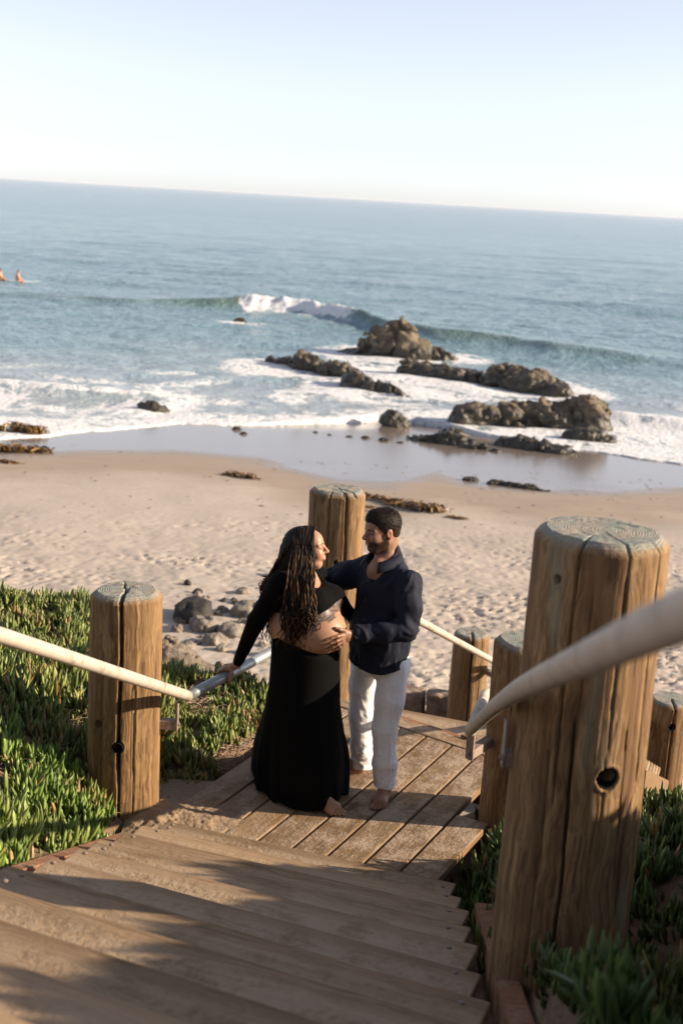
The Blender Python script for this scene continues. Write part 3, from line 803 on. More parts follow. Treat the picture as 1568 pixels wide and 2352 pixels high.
for i in range(46):
    x = rr.normal(-1.35, .7); y = rr.uniform(14.2, 18.6)
    s = rr.uniform(.04, .12)
    stone(x, y, s, rr.uniform(.45, .8), 400 + i, ['stone', 'tanrock', 'stone', 'darkstone'][i % 4], 'small stone scattered on the sand behind the left post', 'small stones scattered on the sand', rr.uniform(.6, 1))
# low broken wall at the foot of the lower flight
kb = empty('low_wall', (1.1, 13.2, -2.05))
thing(kb, 'low weathered block wall half buried in sand behind the legs', 'wall')
for i in range(5):
    c_ = np.array((.35 + i * .46, 13.28 - i * .07, -1.86)); v = Vol(c_ - .42, c_ + .42, .013)
    v.rbox(c_, (.222, .13, .2), np.array(Matrix.Rotation(.15, 3, 'Z')), .03)
    I, x, y, z = v.near(.06); v.d[I] += ((fbm3(x * 7, y * 7, z * 7, 4, 500 + i) - .5) * .075).astype(np.float32)
    V, F = v.mesh(); o = mesh_np('block', V - np.array(kb.location), F, True, MT['kerb'], kb)

# ------------------------------------------------------------------ kelp
def kelp(name, pts, n, length, seed, spread, label, height, group='kelp heaps on the beach'):
    r = np.random.default_rng(seed); VV = []; FF = []; CC = []; base = 0
    pts = np.array(pts, float)
    for i in range(n):
        t = r.random() * (len(pts) - 1); k = int(t); f = t - k; k = min(k, len(pts) - 2)
        p = pts[k] * (1 - f) + pts[k + 1] * f
        wdt = spread[0] * (1 - t / (len(pts) - 1)) + spread[1] * t / (len(pts) - 1)
        p = p + r.normal(0, wdt, 2)
        a = r.uniform(0, 6.28); L = length * r.uniform(.4, 1.2); w = length * r.uniform(.05, .12)
        z0 = float(beach_z(p[0], np.array(p[1]))); hh = height * r.random() * min(1, wdt / max(spread))
        m = 6; u = np.linspace(-.5, .5, m)
        cx = p[0] + L * u * math.cos(a) + .25 * L * np.sin(u * 5 + r.random() * 6) * math.sin(a)
        cy = p[1] + L * u * math.sin(a)
        cz = np.maximum(z0 + .012, z0 + hh * (1.15 - (2 * u) ** 2) + .04 * L * np.sin(u * 9 + r.random() * 6))
        nx, ny = -math.sin(a) * w, math.cos(a) * w; tz = r.uniform(-.6, .6) * w
        ww = np.sin((u + .5) * math.pi * .9 + .25)
        A = np.stack([cx - nx * ww, cy - ny * ww, np.maximum(cz - tz, z0 + .008)], -1); B = np.stack([cx, cy, cz + w * .35], -1); D = np.stack([cx + nx * ww, cy + ny * ww, np.maximum(cz + tz, z0 + .008)], -1)
        VV.append(np.stack([A, B, D], 1).reshape(-1, 3)); FF.append(gridfaces(m, 3) + base); base += 3 * m
        cc = np.array([(.20, .105, .022), (.115, .06, .018), (.26, .15, .035), (.06, .035, .015)])[r.integers(0, 4)] * r.uniform(.7, 1.2)
        CC.append(np.repeat(cc[None], 3 * m, 0))
    V = np.concatenate(VV); org = np.array([pts[0][0], pts[0][1], float(beach_z(pts[0][0], np.array(pts[0][1])))])
    o = mesh_np(name, V - org, np.concatenate(FF), True, MT['kelp']); o.location = org
    cattr(o, 'col', np.concatenate(CC))
    return thing(o, label, 'kelp', group)
kelp('kelp', [(.5, 27.7), (1.1, 26.9), (1.6, 26.4), (1.95, 26.1)], 420, .24, 1, (.045, .14), 'long tapering heap of golden kelp on the sand right of the tall post', .17)
kelp('kelp', [(.5, 26.2), (.68, 26.0)], 40, .16, 2, (.04, .05), 'tiny kelp scrap beside the tall post', .07)
kelp('kelp', [(2.2, 25.6), (2.52, 25.4)], 60, .2, 3, (.03, .05), 'short dark kelp strip right of the long kelp heap', .06)
kelp('kelp', [(-9.4, 31.1), (-8.3, 31.2), (-7.4, 31.3)], 300, .34, 4, (.16, .12), 'brown kelp heap on the wet sand at the left edge', .17)
kelp('kelp', [(-9.1, 34.6), (-8.7, 34.5), (-8.35, 34.5)], 260, .34, 5, (.13, .1), 'orange brown kelp heap at the foam edge on the left', .28)
kelp('kelp', [(-9.8, 34.6), (-9.4, 34.7)], 120, .3, 6, (.12, .08), 'brown kelp heap cut by the left edge of the picture', .2)
kelp('kelp', [(-8.3, 29.3), (-7.6, 29.2)], 90, .26, 7, (.09, .05), 'small kelp strip on the damp sand at the left edge', .1)
kelp('kelp', [(-2.75, 29.4), (-2.1, 29.0)], 130, .26, 8, (.06, .09), 'grey brown seaweed strip on the smooth sand left of centre', .12)
# flecks of dried weed
r = np.random.default_rng(3); VV = []; FF = []; n = 0; CC = []
for i in range(900):
    y = r.uniform(13, 33); x = r.uniform(-9, 10); s_ = r.uniform(.015, .05) * (1 if y < 24 else 1.2)
    z = float(sand_h(np.array([x]), np.array([y]))[0][0]) + .012
    a = r.uniform(0, 6.3); e = np.array([math.cos(a), math.sin(a), 0]) * s_; g = np.array([-math.sin(a), math.cos(a), .3]) * s_ * .35
    c = np.array([x, y, z]); VV += [c - e, c + g, c + e, c - g]; FF.append([n, n + 1, n + 2, n + 3]); n += 4
    CC += [np.array((.13, .08, .045)) * r.uniform(.5, 1.4)] * 4
o = mesh_np('seaweed_flecks', VV, FF, False, MT['kelp']); cattr(o, 'col', CC)
stuff(o, 'dark flecks of dried seaweed strewn over the sand', 'seaweed')
# ------------------------------------------------------------------ posts
def post(label, x, y, zb, H, R, seed, cracks, holes, ns=224, dz=.008, topcrack=None, lean=(0, 0), tp=.035):
    """cracks: (angle, z0, z1, width, depth); holes: (angle, z, radius). angle 0 faces the camera (-Y), positive to the right"""
    r_ = np.random.default_rng(seed)
    th = np.arange(ns) / ns * 2 * math.pi
    nz = int((H - .03) / dz)
    zz = np.linspace(0, H - .032, nz)
    cham = [(.012, H - .018), (.022, H - .008), (.034, H - .001)]
    rings = np.linspace(R - .04, .004, 34)
    TH, ZZ = np.meshgrid(th, zz)
    low = .03 * R * (np.sin(2 * TH + seed) + .6 * np.sin(3 * TH + 2 * seed) + .4 * np.sin(5 * TH + seed * 3))
    def rough(TH, ZZ):
        cx = np.cos(TH) * R; cy = np.sin(TH) * R
        g = fbm3(cx * 26, cy * 26, ZZ * .8, 3, seed) - .5
        g2 = fbm3(cx * 90, cy * 90, ZZ * 2.2, 2, seed + 4) - .5
        k = fbm3(cx * 5, cy * 5, ZZ * 2.2, 3, seed + 8) - .5
        return g * .008 + g2 * .003 + k * .012
    dr = low + rough(TH, ZZ)
    def adif(a, b): return (a - b + math.pi) % (2 * math.pi) - math.pi
    A0 = -math.pi / 2
    cracks = list(cracks) + [(r_.uniform(-1.6, 1.6), q0, q0 + r_.uniform(.25, .8), r_.uniform(.0028, .004), r_.uniform(.006, .016) * (1 if ns > 200 else .4)) for q0 in r_.uniform(.0, H - .3, 12 if ns > 200 else 6)]
    for (a, z0, z1, wd, dp) in cracks:
        ang = A0 + a + .05 * (fbm2(ZZ * 3, ZZ * 0 + seed, 3, seed) - .5) + .02 * np.sin(ZZ * 5 + seed)
        f = sstep(z0 - .01, z0 + .12, ZZ) * sstep(z1 + .01, z1 - .12, ZZ) if z1 < H - .05 else sstep(z0 - .01, z0 + .2, ZZ)
        ww = wd * (.35 + .65 * f)
        dr = dr - dp * f * np.exp(-(adif(TH, ang) * R / ww) ** 4)
    for (a, z, rad) in holes:
        d = np.sqrt((adif(TH, A0 + a) * R) ** 2 + (ZZ - z) ** 2)
        dr = dr - .15 * sstep(rad + .003, rad - .005, d) + .004 * np.exp(-((d - rad - .008) / .008) ** 2)
    taper = 1.0 - tp * ZZ / H
    RR = R * taper + dr
    V = [np.stack([RR * np.cos(TH), RR * np.sin(TH), ZZ], -1).reshape(-1, 3)]
    rtop = RR[-1]
    top = [np.zeros(nz * ns)]
    def topz(xx, yy, zbase):
        z = zbase + .006 * (fbm2(xx * 18, yy * 18, 3, seed + 3) - .5) + .0007 * np.sin(np.sqrt(xx ** 2 + yy ** 2) * 700)
        for (a, wd, ln) in (topcrack or []):
            ca, sa = math.cos(A0 + a), math.sin(A0 + a)
            u = xx * ca + yy * sa; v = -xx * sa + yy * ca + .012 * (fbm2(u * 22, u * 0 + seed, 2, seed) - .5)
            z = z - .055 * np.exp(-(v / wd) ** 4) * sstep(-ln, -ln + .04, u)
        return z
    for inset, z in cham:
        rr = rtop - inset
        V.append(np.stack([rr * np.cos(th), rr * np.sin(th), topz(rr * np.cos(th), rr * np.sin(th), np.full(ns, z))], -1)); top.append(np.full(ns, .2 if inset < .02 else .8))
    f0 = (rtop - .034) / (R - .034)
    for q in rings:
        rr = q * (f0 * (q / R) + (1 - q / R))
        V.append(np.stack([rr * np.cos(th), rr * np.sin(th), topz(rr * np.cos(th), rr * np.sin(th), np.full(ns, H + .002))], -1)); top.append(np.ones(ns))
    V = np.concatenate(V); nr = nz + len(cham) + len(rings)
    F = gridfaces(nr, ns, True)
    o = mesh_np('wooden_post', V, F, True, MT['post'])
    attr(o, 'top', np.concatenate(top))
    o.location = (x, y, zb); o.rotation_euler = (lean[1], lean[0], 0)
    for (a, z, rad) in holes:
        if rad < .022: continue
        e = np.array((math.cos(A0 + a), math.sin(A0 + a), 0)); q = np.array((0, 0, z)); rr = R * (1 - tp * z / H)
        V, Q, T = tube([q + e * (rr - .13), q + e * (rr - .08), q + e * (rr - .03), q + e * (rr + .004)], rad - .002, 20, True)
        mesh_mix('pipe_sleeve', V, Q, T[:20], True, MT['rubber'], o)
    return thing(o, label, 'post', 'round wooden posts')

def local_box(name, parent, c, size, rotz=0, mat=None, bev=.003):
    bm = bmesh.new(); bmesh.ops.create_cube(bm, size=1)
    bmesh.ops.scale(bm, vec=size, verts=bm.verts)
    if bev: bmesh.ops.bevel(bm, geom=bm.edges[:], offset=bev, segments=2, affect='EDGES', profile=.6)
    o = bm_obj(name, bm, mat, parent)
    p = Vector(c)
    if parent is not None: p = p - Vector(parent.location)
    o.location = p; o.rotation_euler = (0, 0, rotz)
    return o

P1 = post('weathered post on the left with a wide crack and the near rail in front', -1.168, 6.83, -.35, 1.665, .2, 1,
          [(.02, .55, 2, .008, .07), (.06, 0, .9, .005, .05), (.5, .3, 1.2, .003, .02), (-.5, .2, 1.4, .003, .02), (-.25, 0, .5, .004, .03)], [(.0, .80, .031), (-.62, .92, .02), (-.85, .5, .02)], topcrack=[(.02, .010, .03), (math.pi + .3, .006, .0)])
P2 = post('tall post behind the couple at the far corner of the landing', -.03, 8.88, -.35, 1.85, .20, 2,
          [(-.30, .3, 2, .0045, .035), (.36, .2, 2, .005, .04), (-.95, .6, 2, .0045, .02)], [(.05, 1.35, .014)], ns=176, dz=.011, topcrack=[(.7, .006, .02), (-1.2, .003, .0), (.25, .003, -.02)])
P3 = post('largest post in the right foreground behind the blurred rail', .875, 4.17, .40, 2.07, .242, 3,
          [(-.52, 1.10, 2.4, .005, .045), (-.28, .1, 1.5, .0045, .05), (.22, 1.35, 2.4, .0035, .025), (.85, 1.15, 2.4, .004, .03)], [(.24, 1.28, .036), (-.86, 1.93, .014)], ns=288, dz=.007, tp=.095, topcrack=[(-.52, .0035, -.08), (.22, .0025, -.02)])
P4 = post('shaded post half hidden behind the largest right post', 1.11, 6.99, -.45, 1.555, .20, 4,
          [(-.1, .3, 1.5, .006, .05), (.35, .0, .9, .006, .06)], [(.24, .78, .03), (.14, .38, .024)], topcrack=[(.1, .003, .0)])
P5 = post('lower post by the beach, split at the top, beside the far rail', 1.43, 12.74, -2.35, 1.53, .20, 5,
          [(-.02, .4, 2, .008, .07), (.5, .7, 1.5, .003, .02)], [(-.2, .55, .016)], ns=160, dz=.013, topcrack=[(.0, .014, .03), (-2.2, .004, -.02)])
P6 = post('lower post cut by the right edge of the picture', 3.12, 11.1, -2.35, 1.56, .205, 6,
          [(-.05, .2, 2, .007, .06), (-.9, .3, 1.3, .003, .02)], [(-.08, 1.36, .028)], ns=160, dz=.012, topcrack=[(-.05, .012, .0)])

# ------------------------------------------------------------------ handrails
def arc_path(pts, rad=.0, n=8):
    """polyline with rounded corners"""
    P = [np.array(p, float) for p in pts]; out = [P[0]]
    for i in range(1, len(P) - 1):
        a, b, c = P[i - 1], P[i], P[i + 1]
        r = rad[i - 1] if isinstance(rad, (list, tuple)) else rad
        u = (a - b) / np.linalg.norm(a - b); v = (c - b) / np.linalg.norm(c - b)
        for t in np.linspace(0, 1, n):
            out.append((1 - t) ** 2 * (b + u * r) + 2 * t * (1 - t) * b + t * t * (b + v * r))
    out.append(P[-1])
    return np.array(out)

def dense(P, step=.15):
    out = [P[0]]
    for a, b in zip(P[:-1], P[1:]):
        k = max(1, int(np.linalg.norm(b - a) / step))
        for t in range(1, k + 1): out.append(a + (b - a) * t / k)
    return np.array(out)

def pipe(name, pts, r, mat, parent):
    V, Q, T = tube(dense(np.array(pts)), r, 28)
    return mesh_mix(name, V - np.array(parent.location), Q, T, True, mat, parent)

EL = (-.81, 6.84, .70)
HR1 = empty('handrail', (-1.3, 4.4, .8))
thing(HR1, 'pale pipe handrail on the left, bent at the post and running behind the couple', 'handrail', 'pipe handrails')
pipe('sloping_pipe', [(-1.78, .9, 3.50), (-1.21, 4.404, 1.89), EL], .0305, MT['paint'], HR1)
L1 = (.06, 8.50, .70)
pipe('level_pipe', [EL, L1], .0305, MT['galv'], HR1)
pipe('lower_pipe', [L1, (.60, 9.33, .42), (1.66, 12.42, -1.02), (2.1, 13.4, -1.5)], .0305, MT['paint'], HR1)
for p_, nm in ((EL, 'weld_joint'), (L1, 'weld_joint')):
    bm = bmesh.new(); bmesh.ops.create_uvsphere(bm, u_segments=20, v_segments=12, radius=.0312)
    o = bm_obj(nm, bm, MT['paint'], HR1, True); o.location = Vector(p_) - Vector(HR1.location)
HR2 = empty('handrail', (.6, 4, .9))
thing(HR2, 'out of focus pipe handrail crossing the right foreground', 'handrail', 'pipe handrails')
pp = arc_path([(.33, .35, 3.50), (.384, 1.356, 3.075), (0.53, 3.387, 2.196), (0.66, 4.872, 1.533), (.745, 6.35, .80), (.785, 6.66, .66), (.95, 7.42, .60), (2.86, 10.9, -.97), (3.6, 12.3, -1.6)], [.3, .6, .4, .12, .09, .08, .1])
pipe('bent_pipe', pp, .0305, MT['paint'], HR2)

def bracket(parent, a, b, top, rot):
    """steel arm from the post at a to b, plate up to the rail at height top"""
    a = Vector(a); b = Vector(b); d = b - a; L = d.length
    o = local_box('bracket_arm', parent, (a + b) / 2, (L, .05, .055), math.atan2(d.y, d.x), MT['bracket'], .004)
    zb = min(a.z, b.z) - .035
    pl = local_box('bracket_plate', parent, (b.x, b.y, (zb + top) / 2), (.012, .055, top - zb), rot, MT['bracket'], .003)
    bm = bmesh.new(); bmesh.ops.create_cone(bm, cap_ends=True, segments=10, radius1=.012, radius2=.010, depth=.012)
    bt = bm_obj('bracket_bolt', bm, MT['bolt'], parent); e = Vector((math.cos(rot), math.sin(rot), 0))
    bt.rotation_euler = (0, math.pi / 2, rot); bt.location = Vector((b.x, b.y, a.z)) + e * .01 - Vector(parent.location)
    inv = (Matrix.Translation(o.location) @ Matrix.Rotation(o.rotation_euler.z, 4, 'Z')).inverted()
    for ch in (pl, bt): ch.parent = o; ch.matrix_parent_inverse = inv
bracket(P1, (-1.0, 6.82, .53), (-.865, 6.825, .53), .675, 0)
bracket(P4, (.94, 6.93, .50), (.80, 6.72, .50), .64, math.atan2(-.33, -.35))
bracket(P5, (1.58, 12.66, -1.2), (1.68, 12.5, -1.2), -1.05, -.8)
bracket(P6, (3.0, 11.05, -1.1), (2.87, 10.92, -1.1), -.99, -2.4)
bracket(P3, (.72, 4.2, 1.62), (.62, 4.2, 1.62), 1.76, 3.14)
bracket(P2, (.05, 8.7, .52), (.06, 8.53, .52), .68, -1.57)

# ------------------------------------------------------------------ planks
def plank(name, parent, A, B, width, thick, mat, skew0=0., skew1=0., tilt=0., seg=1):
    """board whose near-left long edge runs A->B (top surface); extends to the right by width. skew moves the right corners along the board"""
    A = Vector(A); B = Vector(B); d = B - A; L = d.length; ang = math.atan2(d.y, d.x)
    bm = bmesh.new(); bmesh.ops.create_cube(bm, size=1)
    for v in bm.verts:
        xx = L if v.co.x > 0 else 0.; yy = 0. if v.co.y > 0 else -width
        sk = (skew1 if v.co.x > 0 else skew0) if yy < 0 else 0
        v.co = Vector((xx + sk, yy, 0. if v.co.z > 0 else -thick))
    bmesh.ops.bevel(bm, geom=bm.edges[:], offset=.009, segments=3, affect='EDGES', profile=.55)
    o = bm_obj(name, bm, mat, parent)
    o.location = A - Vector(parent.location)
    o.rotation_euler = (tilt, -math.asin(max(-1, min(1, d.z / L))), ang)
    return o

# landing
nv = Vector((.8935, -.4490, 0)); uv = Vector((.4490, .8935, 0))
def cdp(c, d, z=0.): return nv * c + uv * d + Vector((0, 0, z))
DK = empty('landing_deck', (.1, 7.4, 0))
thing(DK, 'weathered plank landing under the couple dusted with sand', 'deck')
L0 = Vector((-.87, 6.40, 0)); E0 = Vector((.70 + .87, 5.87 - 6.40, 0)).normalized()
def d_near(c):
    # plank line meets the lowest riser, then runs 6 cm under it
    p0 = nv * c; den = uv.x * E0.y - uv.y * E0.x
    q = L0 - p0
    return (q.x * E0.y - q.y * E0.x) / den - .06
cs = [-2.431 - .2035 * k for k in range(8)]
for k in range(7):
    cr, clf = cs[k] - .007, cs[k + 1] + .007
    df = lambda c: 7.578 - .159 * (c + 3.32) - .012
    A = cdp(clf, max(d_near(clf), d_near(cr) - .35) if k < 7 else 0, random.uniform(-.003, .003)); B = cdp(clf, df(clf), 0)
    plank('plank', DK, A, B, clf * 0 + (cr - clf), .045, MT['deck'], skew0=d_near(cr) - d_near(clf), skew1=df(cr) - df(clf), tilt=random.uniform(-.006, .006))
plank('plank', DK, cdp(-2.424, d_near(-2.424), .001), cdp(-2.424, 6.58, .001), .2, .045, MT['deck'], skew0=d_near(-2.22) - d_near(-2.424))
Bs = cdp(-3.92, 7.578 - .159 * (-3.92 + 3.32)); Be = cdp(-2.15, 7.578 - .159 * (-2.15 + 3.32))
bd = (Be - Bs).normalized(); bn = Vector((-bd.y, bd.x, 0))
plank('border_plank', DK, Bs + bn * .135 + Vector((0, 0, .002)), Be + bn * .135 + Vector((0, 0, .002)), .135, .05, MT['deck'])
plank('fascia_board', DK, Bs + bn * .20 + bd * .2 + Vector((0, 0, -.012)), Be + bn * .20 + Vector((0, 0, -.012)), .058, .24, MT['redwood'])
for t in (.62, .78, .93):
    q = Bs.lerp(Be, t) + bn * .15
    local_box('cleat', DK, (q.x, q.y, -.004), (.075, .03, .05), math.atan2(bd.y, bd.x), MT['stair'], .004)
local_box('joist', DK, tuple(cdp(-3.1, 7.2, -.13)), (.05, 1.3, .16), math.atan2(uv.y, uv.x) + 0, MT['redwood'], .004)
local_box('rim_board', DK, tuple(cdp(-3.88, 6.95, -.13)), (1.6, .04, .17), math.atan2(uv.y, uv.x), MT['redwood'], .004)
for k in range(8):           # nail heads
    for d in (7.3, 7.34):
        pass

# upper flight
ST = empty('staircase', (-.2, 6.2, 0))
thing(ST, 'broad wooden steps coming down from the camera to the landing', 'stairs')
NST = 15
def step_ends(k):
    kk = float(k)
    Lx, Ly = -.872 - .0435 * kk, 6.40 - .357 * kk
    Rx, Ry = .715 - .026 * kk, 5.905 - .386 * kk + .02
    if k == 0: Rx, Ry = .70, 5.88
    return Vector((Lx, Ly, .15 * (k + 1))), Vector((Rx, Ry, .15 * (k + 1)))
bolt_me = None
for k in range(NST):
    a, b = step_ends(k); a2, b2 = step_ends(k + 1)
    jl = random.uniform(-.03, .03); jr = random.uniform(-.02, .03)
    dirn = (b - a).normalized(); perp = Vector((dirn.y, -dirn.x, 0))     # towards the camera
    dep = ((a2 - a).dot(perp) + (b2 - b).dot(perp)) / 2
    w1 = dep * .5 - .007
    s0 = a - dirn * jl + Vector((0, 0, random.uniform(-.003, .003))); e0 = b + dirn * jr
    plank('tread_plank', ST, s0, s0 + dirn * ((e0 - s0).dot(dirn)) + Vector((0, 0, random.uniform(-.016, .016))), dep + .03, .045, MT['stair'], tilt=random.uniform(-.012, .004))
    rs0 = a + perp * .035 + dirn * .06 - Vector((0, 0, .047)); re0 = b + perp * .035 - dirn * .06 - Vector((0, 0, .047))
    plank('riser_board', ST, rs0, re0, .03, .104, MT['stair'])
    for (pt, sg) in ((a, 1), (b, -1)):
        for q in (((.3,) if k % 3 else (.3, .72)) if sg > 0 else (.4,)):
            loc = pt + (a2 - a) * q + dirn * sg * (.085 + random.uniform(-.01, .02)) + Vector((0, 0, .001))
            if bolt_me is None:
                bm = bmesh.new(); bmesh.ops.create_uvsphere(bm, u_segments=12, v_segments=8, radius=.0115)
                bmesh.ops.scale(bm, vec=(1, 1, .45), verts=bm.verts)
                o = bm_obj('bolt', bm, MT['bolt'], ST, True); bolt_me = o.data
            else:
                o = bpy.data.objects.new('bolt', bolt_me); COL.objects.link(o); o.parent = ST
            o.location = loc - Vector(ST.location)
def beam(name, parent, A, B, wid, hgt, mat):
    """sloping board with vertical sides; A,B on the centre of the top edge"""
    A = Vector(A); B = Vector(B); d = (B - A); n2 = Vector((-d.y, d.x, 0)).normalized() * wid / 2
    bm = bmesh.new(); vs = []
    for p in (A, B):
        for s in (-1, 1):
            for z in (0, -hgt): vs.append(bm.verts.new(p + n2 * s + Vector((0, 0, z)) - Vector(parent.location)))
    for f in ((0, 1, 3, 2), (4, 6, 7, 5), (0, 2, 6, 4), (1, 5, 7, 3), (0, 4, 5, 1), (2, 3, 7, 6)): bm.faces.new([vs[i] for i in f])
    bmesh.ops.recalc_face_normals(bm, faces=bm.faces[:])
    bmesh.ops.bevel(bm, geom=bm.edges[:], offset=.008, segments=2, affect='EDGES')
    return bm_obj(name, bm, mat, parent)
a, b = step_ends(1); a9, b9 = step_ends(NST - 1)
# stringer made of lengths butted end to end
for side in (0, 1):
    p0 = (a, b)[side]; p1 = (a9, b9)[side]; off = Vector((-.085, -.03, 0)) if side == 0 else Vector((.10, 0, 0))
    for i in range(2):
        t0, t1 = i / 2 + .001, (i + 1) / 2 - .001
        beam('stringer_board', ST, p0.lerp(p1, t0) + off + Vector((0, 0, -.035)), p0.lerp(p1, t1) + off + Vector((0, 0, -.035)), .085, .26, MT['redwood'])

# lower flight down to the beach
LF = empty('staircase', (1.2, 9.4, -.9))
thing(LF, 'lower wooden steps dropping from the landing to the sand', 'stairs')
g_ = Vector((.3256, .9455, 0)); e_ = Vector((.9455, -.3256, 0))
for k in range(11):
    o0 = Vector((.42, 8.62, 0)) + g_ * (.36 * k) + Vector((0, 0, -.165 * (k + 1)))
    plank('tread_plank', LF, o0 + g_ * .34, o0 + g_ * .34 + e_ * 1.75, .36, .045, MT['stair'])
for s_ in (-.05, 1.80):
    o0 = Vector((.42, 8.62, 0)) + e_ * s_
    beam('stringer_board', LF, o0 + Vector((0, 0, -.12)), o0 + g_ * 4.1 + Vector((0, 0, -2.0)), .06, .3, MT['deck'])

# sand and soil spilled on the corner of the landing
gx, gy = np.meshgrid(np.linspace(-1.12, -.1, 150), np.linspace(6.28, 7.25, 140))
dd = np.exp(-(((gx + .72) / .22) ** 2 + ((gy - 6.72) / .16) ** 2)) * .035 + np.exp(-(((gx + .98) / .17) ** 2 + ((gy - 6.75) / .26) ** 2)) * .06
nn = fbm2(gx * 14, gy * 14, 4, 91); lum = fbm2(gx * 45, gy * 45, 3, 95)
zz = dd * (.5 + nn) + (lum - .5) * .018 * np.clip(dd * 40, 0, 1) - .016
pile = mesh_np('spilled_soil', np.stack([gx, gy, zz], -1).reshape(-1, 3), gridfaces(140, 150), True, m_simple('spilled_soil', (.25, .18, .12), .95, .35, 30, .8, .01))
stuff(pile, 'loose sandy soil spilled over the left corner of the landing', 'soil')

# ------------------------------------------------------------------ ice plant
_LT = []
def leaf_template(nseg):
    t = np.linspace(0, 1, nseg + 1); w = np.array([np.interp(q, [0, .15, .55, .85, 1], [.55, .85, 1, .75, .05]) for q in t])
    V = []
    for q, ww in zip(t, w):
        for a in (math.radians(90), math.radians(210), math.radians(330)):
            V.append((ww * math.cos(a), ww * math.sin(a) - (1 - ww) * .0, q))
    return np.array(V), gridfaces(nseg + 1, 3, True)
LV4, LF4 = leaf_template(4)
def leaves(name, pts, seed, label, size=1.0, per=(4, 7), palette=None, dead=.03, upright=.35, nseg=4):
    r = np.random.default_rng(seed)
    pts = np.array(pts); md = fbm2(pts[:, 0] * 3.2, pts[:, 1] * 3.2, 3, seed + 17) - .5
    pts[:, 2] += .22 * md; psz = np.clip(1 + 1.7 * md + r.normal(0, .14, len(pts)), .5, 1.6)
    k = r.integers(per[0], per[1], len(pts)); base = np.repeat(pts, k, 0); psz = np.repeat(psz, k); n = len(base)
    base = base + np.stack([r.normal(0, .012, n), r.normal(0, .012, n), r.uniform(-.01, .035, n)], 1) * size
    az = r.uniform(0, 2 * math.pi, n); shoot = np.repeat(np.stack([r.normal(0, .3, len(pts)), r.normal(0, .3, len(pts))], 1), k, 0)
    tl = np.abs(r.normal(upright, .36, n))
    D = np.stack([np.cos(az) * np.sin(tl) + shoot[:, 0] * .5, np.sin(az) * np.sin(tl) + shoot[:, 1] * .5, np.cos(tl)], 1)
    D /= np.linalg.norm(D, axis=1)[:, None]
    out = np.stack([np.cos(az), np.sin(az), np.zeros(n)], 1)
    S = np.cross(D, out); S /= np.linalg.norm(S, axis=1)[:, None] + 1e-6; U = np.cross(S, D)
    Ln = r.uniform(.06, .125, n) * size * psz; Wd = r.uniform(.0068, .0098, n) * size * (.75 + .35 * Ln / .07)
    lv = LV4
    V = base[:, None] + lv[None, :, 0:1] * S[:, None] * Wd[:, None, None] + lv[None, :, 1:2] * U[:, None] * Wd[:, None, None] + lv[None, :, 2:3] * D[:, None] * Ln[:, None, None]
    V = V - U[:, None] * ((lv[None, :, 2:3] ** 2) * (Ln * r.uniform(.05, .3, n))[:, None, None]) * np.sign(np.sum(U * np.array([0, 0, 1]), 1))[:, None, None] * -1
    F = LF4[None] + (np.arange(n) * len(lv))[:, None, None]
    pal = np.array(palette or [(.105, .15, .035), (.14, .185, .045), (.19, .22, .07), (.075, .115, .03)])
    cc = pal[r.integers(0, len(pal), n)] * r.uniform(.6, 1.3, n)[:, None]
    patch = fbm2(base[:, 0] * 1.5, base[:, 1] * 1.5, 3, seed + 3)
    cc = cc * (1 - .35 * sstep(.5, .7, patch))[:, None] + np.array((.17, .165, .05)) * (.35 * sstep(.5, .7, patch))[:, None]
    dm = r.random(n) < dead * (1 + 5 * sstep(.56, .7, fbm2(base[:, 0] * 2.3, base[:, 1] * 2.3, 3, seed + 6)))
    cc[dm] = np.array([(.20, .10, .045), (.22, .165, .085), (.27, .19, .07)])[r.integers(0, 3, dm.sum())]
    C = np.repeat(cc[:, None], len(lv), 1)
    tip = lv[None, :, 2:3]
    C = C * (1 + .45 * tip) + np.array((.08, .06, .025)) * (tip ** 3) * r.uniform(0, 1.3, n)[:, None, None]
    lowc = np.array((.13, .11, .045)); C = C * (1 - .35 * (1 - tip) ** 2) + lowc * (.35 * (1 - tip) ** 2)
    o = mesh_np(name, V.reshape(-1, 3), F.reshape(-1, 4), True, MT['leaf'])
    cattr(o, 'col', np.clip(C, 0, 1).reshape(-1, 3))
    return stuff(o, label, 'ice plant')

def scatter(x0, x1, y0, y1, dens, seed, keep):
    r = np.random.default_rng(seed); n = int((x1 - x0) * (y1 - y0) * dens)
    x = r.uniform(x0, x1, n); y = r.uniform(y0, y1, n)
    m = keep(x, y); x, y = x[m], y[m]
    return np.stack([x, y, bank_h(x, y)], 1)
def clr(x, y, px, py, rr): return (x - px) ** 2 + (y - py) ** 2 > rr ** 2
def stair_left(y): return np.interp(y, [1.0, 6.40], [-1.53, -.872]) - .13
def stair_right(y): return np.interp(y, [.5, 5.9], [.35, .715]) + .10
gapn = lambda x, y, s: fbm2(x * 2.1, y * 2.1, 3, s)
# left front clump along the steps
p = scatter(-2.6, -.85, 4.0, 6.75, 520, 1, lambda x, y: clr(x, y, -1.85, 6.25, .22) &  (x < stair_left(y) - .01) & clr(x, y, -1.168, 6.83, .225) & ((y < 6.35) | (x < -1.0)) & (gapn(x, y, 5) < .64))
leaves('ice_plant', p, 1, 'bright green ice plant spilling over the left edge of the steps', 1.12, dead=.02, palette=[(.095, .17, .03), (.13, .215, .042), (.18, .25, .07), (.07, .13, .03)])
